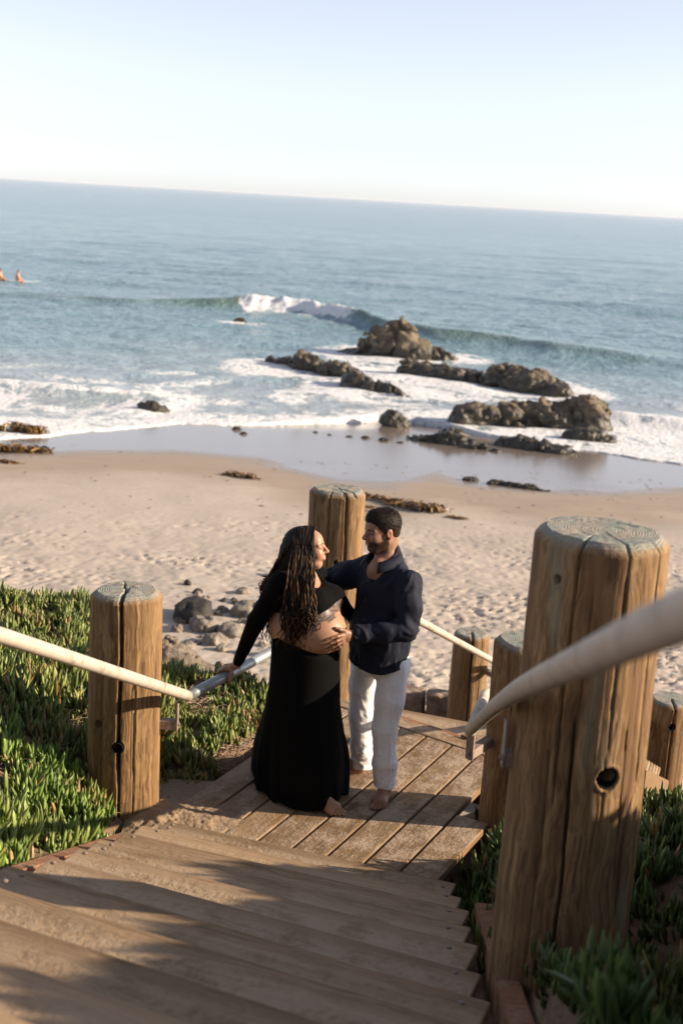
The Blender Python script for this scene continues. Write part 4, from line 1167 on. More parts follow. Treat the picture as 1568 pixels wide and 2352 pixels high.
# left bank
p = scatter(-5.2, -1.2, 6.3, 12.4, 400, 2, lambda x, y: clr(x, y, -1.85, 6.35, .26) & clr(x, y, -2.6, 8.0, .2) & clr(x, y, -1.168, 6.83, .225) & (gapn(x, y, 9) < .78) & (x < -1.25 - .0 * y) & ~((x > -1.9) & (y > 9.0)) & ((x < -1.42) | (y < 6.8) | (y > 7.2)))
leaves('ice_plant', p, 2, 'ice plant covering the sunlit bank left of the left post', 1.1, dead=.05)
# patch right of the left post
p = scatter(-1.25, .1, 7.0, 9.5, 520, 3, lambda x, y: (x < -.87 + (y - 6.9) * .50) & clr(x, y, -1.168, 6.83, .225) & (gapn(x, y, 12) < .66) & clr(x, y, -.03, 8.88, .23) & ~((x > -1.0) & (y < 7.1)))
leaves('ice_plant', p, 3, 'ice plant between the left post and the skirt, below the hand on the rail', 1.1, dead=.07)
# right clump between steps and big post
p = scatter(.60, 1.35, 2.6, 6.75, 800, 4, lambda x, y: (x > stair_right(y) + np.where(y < 4.6, .08, -.03)) & clr(x, y, .89, 4.17, .25) & clr(x, y, 1.11, 6.99, .22) & (x < 1.3))
leaves('ice_plant', p, 4, 'ice plant clump between the steps and the right posts, shade painted into its green', 1.0, dead=.02, palette=[(.045, .09, .02), (.06, .115, .025), (.035, .075, .018)])  # darker palette than on the left: shade put into leaf colour
# right bank
p = scatter(1.05, 4.6, 2.6, 8.3, 430, 5, lambda x, y: clr(x, y, .89, 4.17, .27) & clr(x, y, 1.11, 6.99, .24) & (gapn(x, y, 22) < .68) & (x > stair_right(y) + .15))
leaves('ice_plant', p, 5, 'ice plant on the bank behind and right of the largest post', 1.0, dead=.04, palette=[(.045, .085, .02), (.065, .11, .025), (.035, .07, .018)])  # same plant in a darkened palette, shade of this side painted in
# dry stems
def stems(name, pts, seed, label):
    r = np.random.default_rng(seed); VV = []; FF = []; n = 0
    for p in pts:
        m = 6; a = r.uniform(0, 6.28); L = r.uniform(.08, .28)
        P = [np.array(p) + np.array([0, 0, .015])]
        for i in range(m - 1):
            a += r.normal(0, .5); P.append(P[-1] + L / m * np.array([math.cos(a), math.sin(a), r.normal(.1, .3)]))
        V, Q, T = tube(P, np.linspace(.004, .0018, m), 4, False)
        VV.append(V); FF.append(Q + n); n += len(V)
    o = mesh_np(name, np.concatenate(VV), np.concatenate(FF), True, MT['twig'])
    return stuff(o, label, 'dry stems')
p = scatter(-2.8, -1.2, 5.6, 8.2, 420, 31, lambda x, y: (gapn(x, y, 9) > .6) | ~clr(x, y, -1.85, 6.3, .3) | ~clr(x, y, -2.6, 8.0, .25))
p2 = scatter(-1.3, .1, 7.2, 9.2, 300, 32, lambda x, y: (gapn(x, y, 12) > .5) & (x < -.9 + (y - 6.9) * .5))
p3 = scatter(1.05, 2.4, 3, 7, 90, 33, lambda x, y: gapn(x, y, 22) > .5)
stems('dry_stems', np.concatenate([p, p2, p3]), 8, 'dry tan stems tangled between the ice plant leaves')
# ------------------------------------------------------------------ people
MT.update(
    skin=m_vcol('skin', .46, .12, .35, 0, 220, .12, .001),
    hair=m_vcol('hair', .55, 0, .14),
    navy=m_simple('navy_linen', (.0065, .009, .019), .8, .3, 160, .35, .0012, .25),
    black=m_simple('black_jersey', (.0022, .0022, .0025), .9, .3, 120, .2, .001, .09),
    white=m_simple('white_linen', (.78, .77, .77), .85, .06, 140, .3, .0012, .2),
)

class Frame:
    def __init__(self, c, fwd, roll=0.):
        f = Vector(fwd).normalized(); l = Vector((0, 0, 1)).cross(f).normalized(); u = f.cross(l)
        if roll:
            q = Quaternion(f, roll); l = q @ l; u = q @ u
        self.c = np.array(c, float); self.R = np.array([f, l, u], float)      # rows: forward, left, up
    def w(self, p): return self.c + np.array(p, float) @ self.R
    def loc(self, V): return (np.asarray(V, float) - self.c) @ self.R.T

def head(v, F, wide=1.0, jaw=1.0, nose=1.0):
    E = lambda c, r, k=.02, op='u': v.ell(F.w(c), r, F.R, k, op)
    K = lambda a, b, ra, rb, k=.01, op='u': v.cone(F.w(a), F.w(b), ra, rb, k, op)
    E((-.018, 0, .035), (.100, .076 * wide, .088), .02)
    E((.028, 0, -.040), (.066, .058 * wide, .080), .035)
    E((.06, 0, .035), (.036, .05, .045), .03)
    K((.066, -.010, -.100), (.066, .010, -.100), .022 * jaw, .022 * jaw, .025)
    for s in (-1, 1):
        K((.0, s * .05 * wide, -.055), (.055, s * .018, -.098), .021 * jaw, .019 * jaw, .025)
        E((.066, s * .034, -.032), (.03, .027, .03), .025)
        K((.089, s * .012, .022), (.074, s * .047, .018), .009, .009, .012)
        E((.104, s * .033, .001), (.018, .017, .011), .010, 's')
        E((.0775, s * .033, .0), (.0155, .0165, .0125), .004)
        K((.104, s * .011, -.030), (.100, s * .013, -.032), .0085 * nose, .007, .006)
        E((-.008, s * .077 * wide, -.008), (.020, .009, .032), .006)
        E((-.001, s * .086 * wide, -.004), (.010, .006, .018), .005, 's')
    K((.094, 0, .014), (.117, 0, -.024), .0075, .0125 * nose, .010)
    K((.111, 0, -.027), (.117, 0, -.026), .010 * nose, .0115 * nose, .006)
    E((.088, 0, -.060), (.020, .026, .018), .016)
    K((.1015, -.015, -.0575), (.1015, .015, -.0575), .0052, .0052, .005)
    K((.0995, -.014, -.0685), (.0995, .014, -.0685), .0062, .0062, .005)
    K((.108, -.022, -.063), (.108, .022, -.063), .0022, .0022, .003, 's')

def foot(v, heel, d, s, k=.012, L=.25):
    """bare foot; heel point on the ground, d direction on the ground, s=+1 big toe lies to the left of d"""
    h = Vector(heel); d = Vector((d[0], d[1], 0)).normalized(); l = Vector((-d.y, d.x, 0)) * s
    P = lambda a, b, z: tuple(h + d * a + l * b + Vector((0, 0, z)))
    v.cone(P(.03, 0, .032), P(.05, 0, .10), .031, .036, k)
    v.cone(P(.05, 0, .085), P(.16, .010, .035), .036, .028, .03)
    v.cone(P(.03, 0, .03), P(.17, .022, .026), .030, .026, .02)
    v.cone(P(.05, -.005, .026), P(.15, -.022, .020), .026, .020, .02)
    v.cone(P(.16, .028, .024), P(.16, -.026, .018), .024, .017, .02)
    toes = [(.031, .064, .0118), (.0105, .070, .0080), (-.0065, .062, .0076), (-.0225, .05, .0073), (-.037, .036, .0072)]
    for b, ln, r in toes:
        a0 = .165 - abs(b - .02) * .35
        v.cone(P(a0, b * .95, r + .008), P(a0 + ln * .55, b * 1.02, r + .008), r, r * .95, .003)
        v.cone(P(a0 + ln * .55, b * 1.02, r + .008), P(a0 + ln, b * 1.03, r + .001), r * .95, r * .98, .0015)

def finger(v, pts, r0, r1, k=.004):
    n = len(pts) - 1
    for i in range(n): v.cone(pts[i], pts[i + 1], r0 + (r1 - r0) * i / n, r0 + (r1 - r0) * (i + 1) / n, k if i else .008)

def folds(v, amp, band=.03, fr=(7, 7, 3), seed=0, zmask=None, ridge=True):
    I, x, y, z = v.near(band)
    w = (fbm3(x * 4, y * 4, z * 4, 2, seed + 50) - .5) * 2.2
    n = fbm3(x * fr[0] + w, y * fr[1] - w, z * fr[2] + w, 3, seed, .5)
    if ridge: n = 1 - np.abs(2 * n - 1) * 2.2
    else: n = (n - .5) * 2
    a = amp if zmask is None else amp * zmask(x, y, z)
    v.d[I] -= (a * n).astype(np.float32)

def finish(name, v, mat, parent=None, org=None, sm=1, clip=None):
    V, F = v.mesh()
    V = nsmooth(V, F, sm)
    o = mesh_np(name, V if org is None else V - np.array(org), F, True, mat, parent)
    return o, V, F

# ================= man
MO = (.27, 7.25, 0.0)
mh = Frame((.240, 7.250, 1.632), (-.865, -.48, -.10), .05)
v = Vol((-.36, 6.78, -.01), (.62, 7.66, 1.78), .0036)
head(v, mh, 1.03, 1.08, 1.05)
v.cone(mh.w((-.035, 0, -.045)), (.282, 7.265, 1.40), .061, .066, .03)
v.cone((.28, 7.255, 1.45), (.285, 7.25, 1.05), .072, .115, .03)
v.cone((.19, 7.35, 1.38), (.40, 7.12, 1.375), .06, .06, .04)
v.ell((.228, 7.19, 1.395), (.05, .07, .08), Frame((0, 0, 0), (-.71, -.71, 0)).R, .03)
v.ell((.282, 7.235, 1.27), (.095, .15, .15), Frame((0, 0, 0), (-.71, -.71, 0)).R, .04)
v.cone((.285, 7.245, 1.05), (.29, 7.24, .86), .12, .12, .04)
v.chain([(.395, 7.10, 1.365), (.41, 7.01, 1.13), (.14, 6.945, 1.097)], [.055, .045, .030], .02)
v.chain([(.17, 7.37, 1.37), (-.03, 7.40, 1.26), (-.21, 7.285, 1.15)], [.055, .045, .030], .02)
v.chain([(.36, 7.18, .86), (.33, 7.15, .46), (.352, 7.125, .10)], [.085, .055, .038], .03)
v.chain([(.21, 7.31, .86), (.195, 7.39, .46), (.222, 7.455, .10)], [.085, .055, .038], .03)
foot(v, (.372, 7.165, .004), (-.27, -.96), -1)
foot(v, (.245, 7.475, .004), (-.92, -.38), -1)
# left hand spread on the belly
BC, BR, BF = np.array((-.122, 7.008, 1.095)), np.array((.205, .168, .153)), Frame((0, 0, 0), (.80, -.60, 0)).R
def on_belly(p, r):
    p = np.array(p, float)
    for _ in range(8):
        l = BF @ (p - BC); k0 = np.linalg.norm(l / BR); g = l / BR ** 2; k1 = np.linalg.norm(g)
        d = k0 * (k0 - 1) / k1; p = p + (BF.T @ (g / k1)) * (r - d)
    return p
wr = np.array((.120, 6.940, 1.096))
v.cone((.14, 6.945, 1.097), wr, .028, .027, .015)
v.cone(wr, (.050, 6.890, 1.095), .026, .022, .015)
v.cone((.075, 6.905, 1.112), (.030, 6.868, 1.107), .019, .0135, .015)
v.cone((.080, 6.905, 1.078), (.052, 6.890, 1.052), .019, .0125, .015)
v.cone((.045, 6.876, 1.09), (.046, 6.880, 1.062), .015, .013, .012)
finger(v, [on_belly(q, w_) for q, w_ in zip([(.036, 6.868, 1.107), (.008, 6.853, 1.107), (-.022, 6.850, 1.099), (-.052, 6.857, 1.089)], (.016, .016, .011, .007))], .0105, .0078)
finger(v, [on_belly(q, w_) for q, w_ in zip([(.040, 6.866, 1.088), (.010, 6.850, 1.083), (-.024, 6.849, 1.073), (-.056, 6.857, 1.060)], (.016, .016, .011, .007))], .0108, .0078)
finger(v, [on_belly(q, w_) for q, w_ in zip([(.046, 6.872, 1.069), (.018, 6.858, 1.059), (-.010, 6.857, 1.047), (-.038, 6.866, 1.034)], (.016, .016, .011, .007))], .0103, .0074)
finger(v, [on_belly(q, w_) for q, w_ in zip([(.054, 6.884, 1.050), (.032, 6.874, 1.036), (.010, 6.876, 1.024), (-.010, 6.884, 1.011)], (.016, .016, .011, .007))], .0092, .0066)
finger(v, [on_belly(q, w_) for q, w_ in zip([(.078, 6.905, 1.113), (.055, 6.882, 1.130), (.026, 6.868, 1.141), (-.004, 6.870, 1.145)], (.016, .016, .011, .007))], .0135, .0088, .008)
# right hand on her back
v.ell((-.235, 7.27, 1.14), (.05, .02, .04), None, .02)
man, V, F = finish('person', v, MT['skin'], None, MO, 1)
man.location = MO
L = mh.loc(V); n1 = fbm3(V[:, 0] * 160, V[:, 1] * 160, V[:, 2] * 160, 2, 5); n2 = fbm3(V[:, 0] * 22, V[:, 1] * 22, V[:, 2] * 22, 2, 6)
sk = np.array((.24, .125, .074))[None] * (.88 + .24 * n2)[:, None]
hd = (np.abs(L) < np.array([.14, .1, .14])).all(1)
def paint(C, m, col): C[:] = C * (1 - m[:, None]) + np.array(col)[None] * m[:, None]
cheek = hd * np.exp(-((L[:, 0] - .075) / .03) ** 2 - ((np.abs(L[:, 1]) - .04) / .02) ** 2 - ((L[:, 2] + .035) / .02) ** 2)
paint(sk, cheek * .4, (.36, .16, .10))
jawl = np.interp(L[:, 0], [-.02, .0, .02, .05, .075, .1], [-.01, -.02, -.038, -.052, -.050, -.044])
beard = hd * sstep(.006, -.008, L[:, 2] - jawl) * sstep(-.012, .002, L[:, 0]) * sstep(-.14, -.118, L[:, 2])
lip = hd * np.exp(-((L[:, 2] + .0635) / .0075) ** 4) * (np.abs(L[:, 1]) < .021) * (L[:, 0] > .088)
paint(sk, beard * (.72 + .28 * n1) * (1 - lip), (.022, .013, .009))
paint(sk, lip * .75, (.30, .11, .085))
teeth = hd * np.exp(-((L[:, 2] + .0632) / .0028) ** 4) * (np.abs(L[:, 1]) < .015) * (L[:, 0] > .088)
paint(sk, teeth * .8, (.6, .55, .5))
brow = hd * np.exp(-((L[:, 2] - .024 + np.abs(np.abs(L[:, 1]) - .03) * .15) / .0055) ** 4) * (np.abs(L[:, 1]) > .010) * (np.abs(L[:, 1]) < .05) * (L[:, 0] > .05)
paint(sk, brow * .92, (.014, .009, .007))
eye = hd * np.exp(-((L[:, 2] - .000) / .0045) ** 4) * (np.abs(np.abs(L[:, 1]) - .033) < .015) * (L[:, 0] > .07)
paint(sk, eye * .9, (.02, .012, .01))
lidm = hd * np.exp(-((L[:, 2] - .004) / .01) ** 4) * (np.abs(np.abs(L[:, 1]) - .033) < .018) * (L[:, 0] > .07) * (1 - eye)
paint(sk, lidm * .35, (.14, .07, .045))
ear = hd * (np.abs(L[:, 1]) > .078) * (np.abs(L[:, 0] + .008) < .03)
paint(sk, ear * .5, (.42, .15, .09))  # red glow of sun through the ear, painted into the skin
nail = np.zeros(len(V))
for tip in ((-.054, 6.850, 1.088), (-.058, 6.849, 1.060), (-.040, 6.858, 1.034), (-.011, 6.876, 1.011), (-.006, 6.862, 1.147)):
    nail = np.maximum(nail, np.exp(-(np.linalg.norm(V - np.array(tip), axis=1) / .0065) ** 4))
paint(sk, nail * .7, (.45, .28, .22))
low = V[:, 2] < .12
sk[low] = sk[low] * np.array((1.12, 1.08, 1.08))
cattr(man, 'col', sk)
thing(man, 'barefoot man with short dark hair in navy shirt and white trousers, hand on belly', 'person')

# hair
v = Vol(mh.c - .16, mh.c + .16, .003)
v.ell(mh.w((-.020, 0, .038)), (.106, .0845, .0925), mh.R, .0)
v.ell(mh.w((-.045, 0, -.012)), (.066, .066, .062), mh.R, .02)
v.ell(mh.w((.03, 0, .075)), (.062, .062, .055), mh.R, .02)
X, Y, Z = v.axes()
P = np.stack(np.broadcast_arrays(X, Y, Z), -1); Lh = (P - mh.c) @ mh.R.T
hl = np.interp(Lh[..., 0], [-.11, -.075, -.045, -.034, .004, .012, .03, .034, .05, .07, .09, .1], [-.07, -.072, -.055, .018, .022, -.018, -.020, .012, .036, .055, .066, .072])
wob = (fbm3(P[..., 0] * 60, P[..., 1] * 60, P[..., 2] * 60, 2, 3) - .5)
v.d = np.maximum(v.d, (hl - Lh[..., 2] + wob * .010).astype(np.float32) * .8)
I, x, y, z = v.near(.012)
Ln = (np.stack([x, y, z], -1) - mh.c) @ mh.R.T
v.d[I] += ((fbm3(Ln[:, 0] * 200, Ln[:, 1] * 320, Ln[:, 2] * 200, 2, 8) - .5) * .0045).astype(np.float32)
hr, V, F = finish('hair', v, MT['hair'], man, MO, 0)
Lh = mh.loc(V); side = sstep(.06, -.01, Lh[:, 2])
hc = np.array((.011, .0075, .0055))[None] * (.6 + .9 * fbm3(V[:, 0] * 120, V[:, 1] * 300, V[:, 2] * 120, 2, 4))[:, None]
hc = hc * (1 - .4 * side)[:, None] + np.array((.05, .032, .022))[None] * (.4 * side)[:, None]
cattr(hr, 'col', hc)

rt = np.random.default_rng(4); top_i = rt.choice(len(V), 5200, replace=False)
nrm = np.zeros((len(V), 3)); hr.data.update()
nrm = np.empty(len(V) * 3, np.float32); hr.data.vertices.foreach_get('normal', nrm); nrm = nrm.reshape(-1, 3)[top_i]
P0 = V[top_i]; Lp = mh.loc(P0); grow = np.stack([.35 * sstep(-.02, .1, Lp[:, 2]) + .05, np.zeros(len(Lp)), -.5 + 1.1 * sstep(.03, .11, Lp[:, 2])], 1) @ mh.R
dirs = nrm * .55 + grow + rt.normal(0, .28, nrm.shape); dirs /= np.linalg.norm(dirs, axis=1)[:, None]
ln = rt.uniform(.006, .012, len(P0)) * (.5 + .8 * sstep(-.02, .08, Lp[:, 2])); sd_ = np.cross(dirs, rt.normal(0, 1, nrm.shape)); sd_ /= np.linalg.norm(sd_, axis=1)[:, None]
A_ = P0 - nrm * .002 - sd_ * .0011; B_ = P0 - nrm * .002 + sd_ * .0011; C_ = P0 + dirs * ln[:, None]
tf = mesh_np('hair_strands', np.stack([A_, B_, C_], 1).reshape(-1, 3) - np.array(MO), np.arange(len(P0) * 3).reshape(-1, 3), False, MT['hair'], hr)
cattr(tf, 'col', np.repeat(np.array((.016, .0105, .0075))[None] * rt.uniform(.4, 1.9, len(P0))[:, None], 3, 0))

# shirt
v = Vol((-.34, 6.80, .78), (.60, 7.58, 1.58), .0046)
FR = Frame((0, 0, 0), (-.71, -.71, 0)).R
v.ell((.285, 7.235, 1.22), (.140, .193, .20), FR, .03)
v.ell((.272, 7.215, 1.03), (.150, .180, .19), FR, .06)
v.cone((.275, 7.225, 1.02), (.272, 7.215, .80), .163, .172, .05)
v.cone((.165, 7.36, 1.375), (.405, 7.11, 1.37), .072, .071, .05)
v.cone((.295, 7.272, 1.38), (.280, 7.268, 1.485), .105, .076, .06)
v.chain([(.405, 7.10, 1.345), (.415, 7.03, 1.24), (.412, 7.0, 1.125)], [.072, .065, .057], .03)
v.chain([(.412, 7.0, 1.125), (.29, 6.962, 1.103), (.125, 6.943, 1.096)], [.057, .052, .045], .025)
v.chain([(.165, 7.375, 1.35), (.05, 7.395, 1.30), (-.04, 7.40, 1.255)], [.080, .074, .066], .03)
v.chain([(-.04, 7.40, 1.255), (-.19, 7.30, 1.16)], [.066, .048], .02)
folds(v, .0125, .04, (8, 8, 4), 3)
folds(v, .006, .025, (18, 18, 9), 5, None, False)
# sleeve creases at the elbow
folds(v, .007, .03, (26, 26, 14), 9, lambda x, y, z: np.exp(-(((x - .40) / .1) ** 2 + ((y - 7.0) / .08) ** 2 + ((z - 1.14) / .08) ** 2)))
# open V neck
v.cone((.155, 7.11, 1.405), (.222, 7.20, 1.53), .012, .060, .006, 's')
v.cone((.262, 7.252, 1.47), (.245, 7.24, 1.60), .072, .085, .008, 's')
X, Y, Z = v.axes()
hem = .838 + .012 * np.sin(X * 14 + 1)  - .012 * np.exp(-((X - .25) / .1) ** 2)
v.d = np.maximum(v.d, (hem - Z).astype(np.float32))
v.d = np.maximum(v.d, np.where((X < .22) & (Y < 7.02), .106 - X + .0 * Z, -1).astype(np.float32))      # cuff end
v.d[:, :, 0] = 1
shirt, V, F = finish('shirt', v, MT['navy'], man, MO, 1)
# collar: two leaves that stand and fold
def collar_leaf(sgn):
    rows = []
    for t in np.linspace(0, 1, 18):
        a = sgn * (math.pi - t * (math.pi - .55))           # from the nape to the front
        nx = math.cos(a) * -.71 - math.sin(a) * .71 * 1; ny = math.cos(a) * -.71 + math.sin(a) * .71 * 1
        zb = 1.487 - .035 * t ** 1.4; c = np.array((.272 - .02 * t, 7.258 - .03 * t, 0))
        r0 = .079 + .004 * t
        e = np.array((nx, ny, 0))
        base = c + e * r0 + np.array((0, 0, zb - .012)); stand = c + e * (r0 - .002) + np.array((0, 0, zb + .026 - .012 * t))
        fold = c + e * (r0 + .010) + np.array((0, 0, zb + .028 - .013 * t)); tip = c + e * (r0 + .024 + .022 * t) + np.array((0, 0, zb - .012 - .03 * t ** 2))
        rows.append([base, stand, fold, (fold + tip) / 2 + e * .004, tip])
    R = np.array(rows)
    o = mesh_np('collar', R.reshape(-1, 3) - np.array(MO), gridfaces(18, 5), True, MT['navy'], shirt)
    sd = o.modifiers.new('s', 'SOLIDIFY'); sd.thickness = .004; sd.offset = 0
    return o
collar_leaf(1); collar_leaf(-1)
# cuff
V_, Q, T = tube([(.150, 6.948, 1.097), (.128, 6.944, 1.0965), (.106, 6.938, 1.096), (.100, 6.937, 1.096)], [.052, .0515, .049, .036], 24, False)
mesh_mix('cuff', V_ - np.array(MO), Q, T, True, MT['navy'], shirt)
# buttons down the placket
for i in range(4):
    z = 1.36 - i * .115
    bm = bmesh.new(); bmesh.ops.create_uvsphere(bm, u_segments=8, v_segments=6, radius=.006)
    b = bm_obj('button', bm, MT['darkstone'], shirt, True); b.location = Vector((.178 - .012 * math.sin(i), 7.118 - .012 * math.sin(i * .9), z)) - Vector(MO)

# trousers
v = Vol((-.02, 6.98, -.0), (.60, 7.64, .95), .0044)
v.ell((.285, 7.235, .86), (.128, .15, .13), FR, .03)
v.chain([(.365, 7.18, .84), (.350, 7.16, .62), (.334, 7.145, .44), (.348, 7.125, .22), (.357, 7.118, .06)], [.092, .082, .071, .063, .058], .03)
v.chain([(.205, 7.315, .84), (.195, 7.36, .62), (.190, 7.395, .44), (.214, 7.44, .20), (.222, 7.452, .03)], [.092, .081, .071, .063, .058], .03)
folds(v, .0055, .03, (10, 10, 4), 21)
folds(v, .006, .03, (9, 9, 22), 23, lambda x, y, z: .35 + .65 * sstep(.42, .1, z) * (1 + .8 * (x < .27)))
folds(v, .003, .02, (26, 26, 12), 25, None, False)
# crease at the front of the near leg
I, x, y, z = v.near(.03)
v.d[I] -= (.006 * np.exp(-((x - .372 + .02 * (z - .4)) / .007) ** 2) * (y < 7.14) * (z < .75)).astype(np.float32)
X, Y, Z = v.axes()
v.d = np.maximum(v.d, (np.where(X + (7.28 - Y) * .9 > .27, .085, .045) - Z).astype(np.float32) + 0 * v.d)
v.d = np.maximum(v.d, (Z - .90).astype(np.float32))
finish('trousers', v, MT['white'], man, MO, 1)

# ================= woman
WO = (-.17, 7.1, 0.0)
wh_ = Frame((-.188, 7.055, 1.556), (.985, -.06, .10), -.06)
FW = Frame((0, 0, 0), (.80, -.60, 0)).R
v = Vol((-.80, 6.70, -.01), (.20, 7.56, 1.72), .0036)
head(v, wh_, .98, .92, .95)
v.cone(wh_.w((-.035, 0, -.05)), (-.225, 7.07, 1.37), .050, .056, .03)
v.cone((-.225, 7.07, 1.38), (-.235, 7.07, 1.10), .07, .125, .04)
v.cone((-.31, 6.96, 1.375), (-.14, 7.18, 1.37), .052, .052, .04)
v.ell((-.19, 7.045, 1.27), (.11, .145, .13), FW, .05)
v.ell((-.118, 6.965, 1.245), (.083, .085, .085), FW, .05)
v.ell((-.045, 7.075, 1.245), (.080, .085, .085), FW, .05)
v.ell((-.122, 7.008, 1.095), (.205, .168, .153), FW, .05)
v.ell((-.24, 7.08, 1.08), (.12, .155, .14), FW, .05)
v.ell((-.20, 7.08, .90), (.15, .17, .15), FW, .05)
sh = np.array((-.33, 6.94, 1.362)); elb = np.array((-.452, 7.02, 1.11)); wri = np.array((-.566, 7.205, .772))
v.chain([sh, elb, wri], [.054, .044, .026], .02)
v.chain([(-.12, 7.2, 1.36), (.02, 7.30, 1.16), (.12, 7.33, 1.05)], [.05, .04, .028], .02)
v.chain([(-.23, 7.02, .85), (-.20, 6.99, .45), (-.07, 6.965, .09)], [.085, .052, .034], .03)
v.chain([(-.14, 7.14, .85), (-.13, 7.18, .45), (-.15, 7.22, .08)], [.085, .052, .034], .03)
foot(v, (-.075, 6.985, .004), (.80, -.60), 1)
foot(v, (-.15, 7.26, .004), (.85, -.5), 1)
# right hand on the rail
rd = np.array((.464, .886, 0)); rn = np.array((.886, -.464, 0)); rc = np.array((-.618, 7.206, .70)); zz_ = np.array((0, 0, 1.))
def RP(a, b, c): return rc + rd * a + rn * b + zz_ * c
v.cone(wri, RP(.01, .02, .052), .025, .022, .012)
v.cone(RP(.02, .022, .05), RP(.0, -.02, .047), .020, .017, .012)
v.cone(RP(-.015, .022, .046), RP(-.03, -.018, .045), .018, .014, .012)
v.cone(RP(.03, .01, .046), RP(.02, -.026, .042), .017, .013, .012)
for a0, rr_ in ((-.036, .0098), (-.012, .0102), (.012, .0098), (.034, .0088)):     # four fingers over the far side
    finger(v, [RP(a0, -.015, .046), RP(a0 - .004, -.040, .030), RP(a0 - .006, -.046, -.004), RP(a0 - .006, -.030, -.032)], rr_, rr_ * .8)
finger(v, [RP(-.005, .030, .046), RP(-.030, .044, .022), RP(-.042, .044, -.008), RP(-.040, .036, -.034)], .0135, .009, .008)    # thumb on the near side
finger(v, [RP(-.034, -.004, .045), RP(-.066, -.014, .042), RP(-.092, -.020, .036)], .0105, .008)
woman, V, F = finish('person', v, MT['skin'], None, WO, 1)
woman.location = WO
L = wh_.loc(V); n2 = fbm3(V[:, 0] * 22, V[:, 1] * 22, V[:, 2] * 22, 2, 16)
sk = np.array((.345, .19, .115))[None] * (.9 + .2 * n2)[:, None]
hd = (np.abs(L) < np.array([.14, .1, .14])).all(1)
cheek = hd * np.exp(-((L[:, 0] - .07) / .03) ** 2 - ((np.abs(L[:, 1]) - .04) / .022) ** 2 - ((L[:, 2] + .03) / .022) ** 2)
paint(sk, cheek * .45, (.47, .20, .13))
lip = hd * np.exp(-((L[:, 2] + .0635) / .010) ** 4) * (np.abs(L[:, 1]) < .021) * (L[:, 0] > .088)
paint(sk, lip * .7, (.36, .10, .085))
teeth = hd * np.exp(-((L[:, 2] + .063) / .0028) ** 4) * (np.abs(L[:, 1]) < .016) * (L[:, 0] > .088)
paint(sk, teeth * .85, (.7, .66, .62))
brow = hd * np.exp(-((L[:, 2] - .025) / .0042) ** 4) * (np.abs(L[:, 1]) > .012) * (np.abs(L[:, 1]) < .052) * (L[:, 0] > .05)
paint(sk, brow * .85, (.03, .018, .012))
eye = hd * np.exp(-((L[:, 2] - .001) / .0045) ** 4) * (np.abs(np.abs(L[:, 1]) - .033) < .016) * (L[:, 0] > .068)
paint(sk, eye * .9, (.03, .018, .014))
# tattoo under the bust: overlapping scallops
hemz = 1.115 + .43 * (V[:, 0] + .32)
dz = hemz - V[:, 2]
u = V[:, 0] * .8 - V[:, 1] * .6
reg = (V[:, 0] > -.135) & (V[:, 1] < 7.06) & (dz > -.03) & (dz < .062 - .02 * np.abs(np.sin(u * 75)))
pat = np.sin(np.sqrt(((u * 26) % 1 - .5) ** 2 + (dz * 24) ** 2) * 26) + .8 * np.sin(u * 320 + 40 * dz)
paint(sk, reg * np.where(pat > -.25, .92, .5), (.035, .035, .04))
cattr(woman, 'col', sk)
thing(woman, 'pregnant barefoot woman in black crop top and long black skirt with long braids', 'person')

# top with long sleeves
v = Vol((-.70, 6.74, .74), (.20, 7.48, 1.47), .0042)
v.cone((-.225, 7.075, 1.34), (-.235, 7.075, 1.08), .098, .142, .04)
v.cone((-.31, 6.96, 1.372), (-.14, 7.18, 1.367), .060, .060, .04)
v.ell((-.19, 7.045, 1.27), (.120, .156, .135), FW, .05)
v.ell((-.110, 6.957, 1.245), (.093, .095, .095), FW, .06)
v.ell((-.036, 7.070, 1.245), (.090, .095, .095), FW, .06)
v.chain([(-.328, 6.945, 1.358), elb, elb + (wri - elb) * .93], [.064, .051, .031], .02)
v.chain([(-.12, 7.2, 1.355), (.02, 7.30, 1.16), (.10, 7.325, 1.07)], [.058, .048, .034], .02)
folds(v, .003, .02, (16, 16, 10), 31)
v.ell((-.115, 7.00, 1.44), (.115, .12, .098), None, .008, 's')
v.cone((-.215, 7.07, 1.36), (-.20, 7.06, 1.5), .075, .085, .01, 's')
X, Y, Z = v.axes()
arm = ((X < -.375 + .12 * (1.3 - Z)) & (Z < 1.33)) | (Y > 7.24)
hemv = np.where(arm, -1., 1.115 + .43 * (X + .32) - .012 * np.sin((X * .8 - Y * .6) * 20) - Z)
v.d = np.maximum(v.d, hemv.astype(np.float32))
finish('crop_top', v, MT['black'], woman, WO, 1)

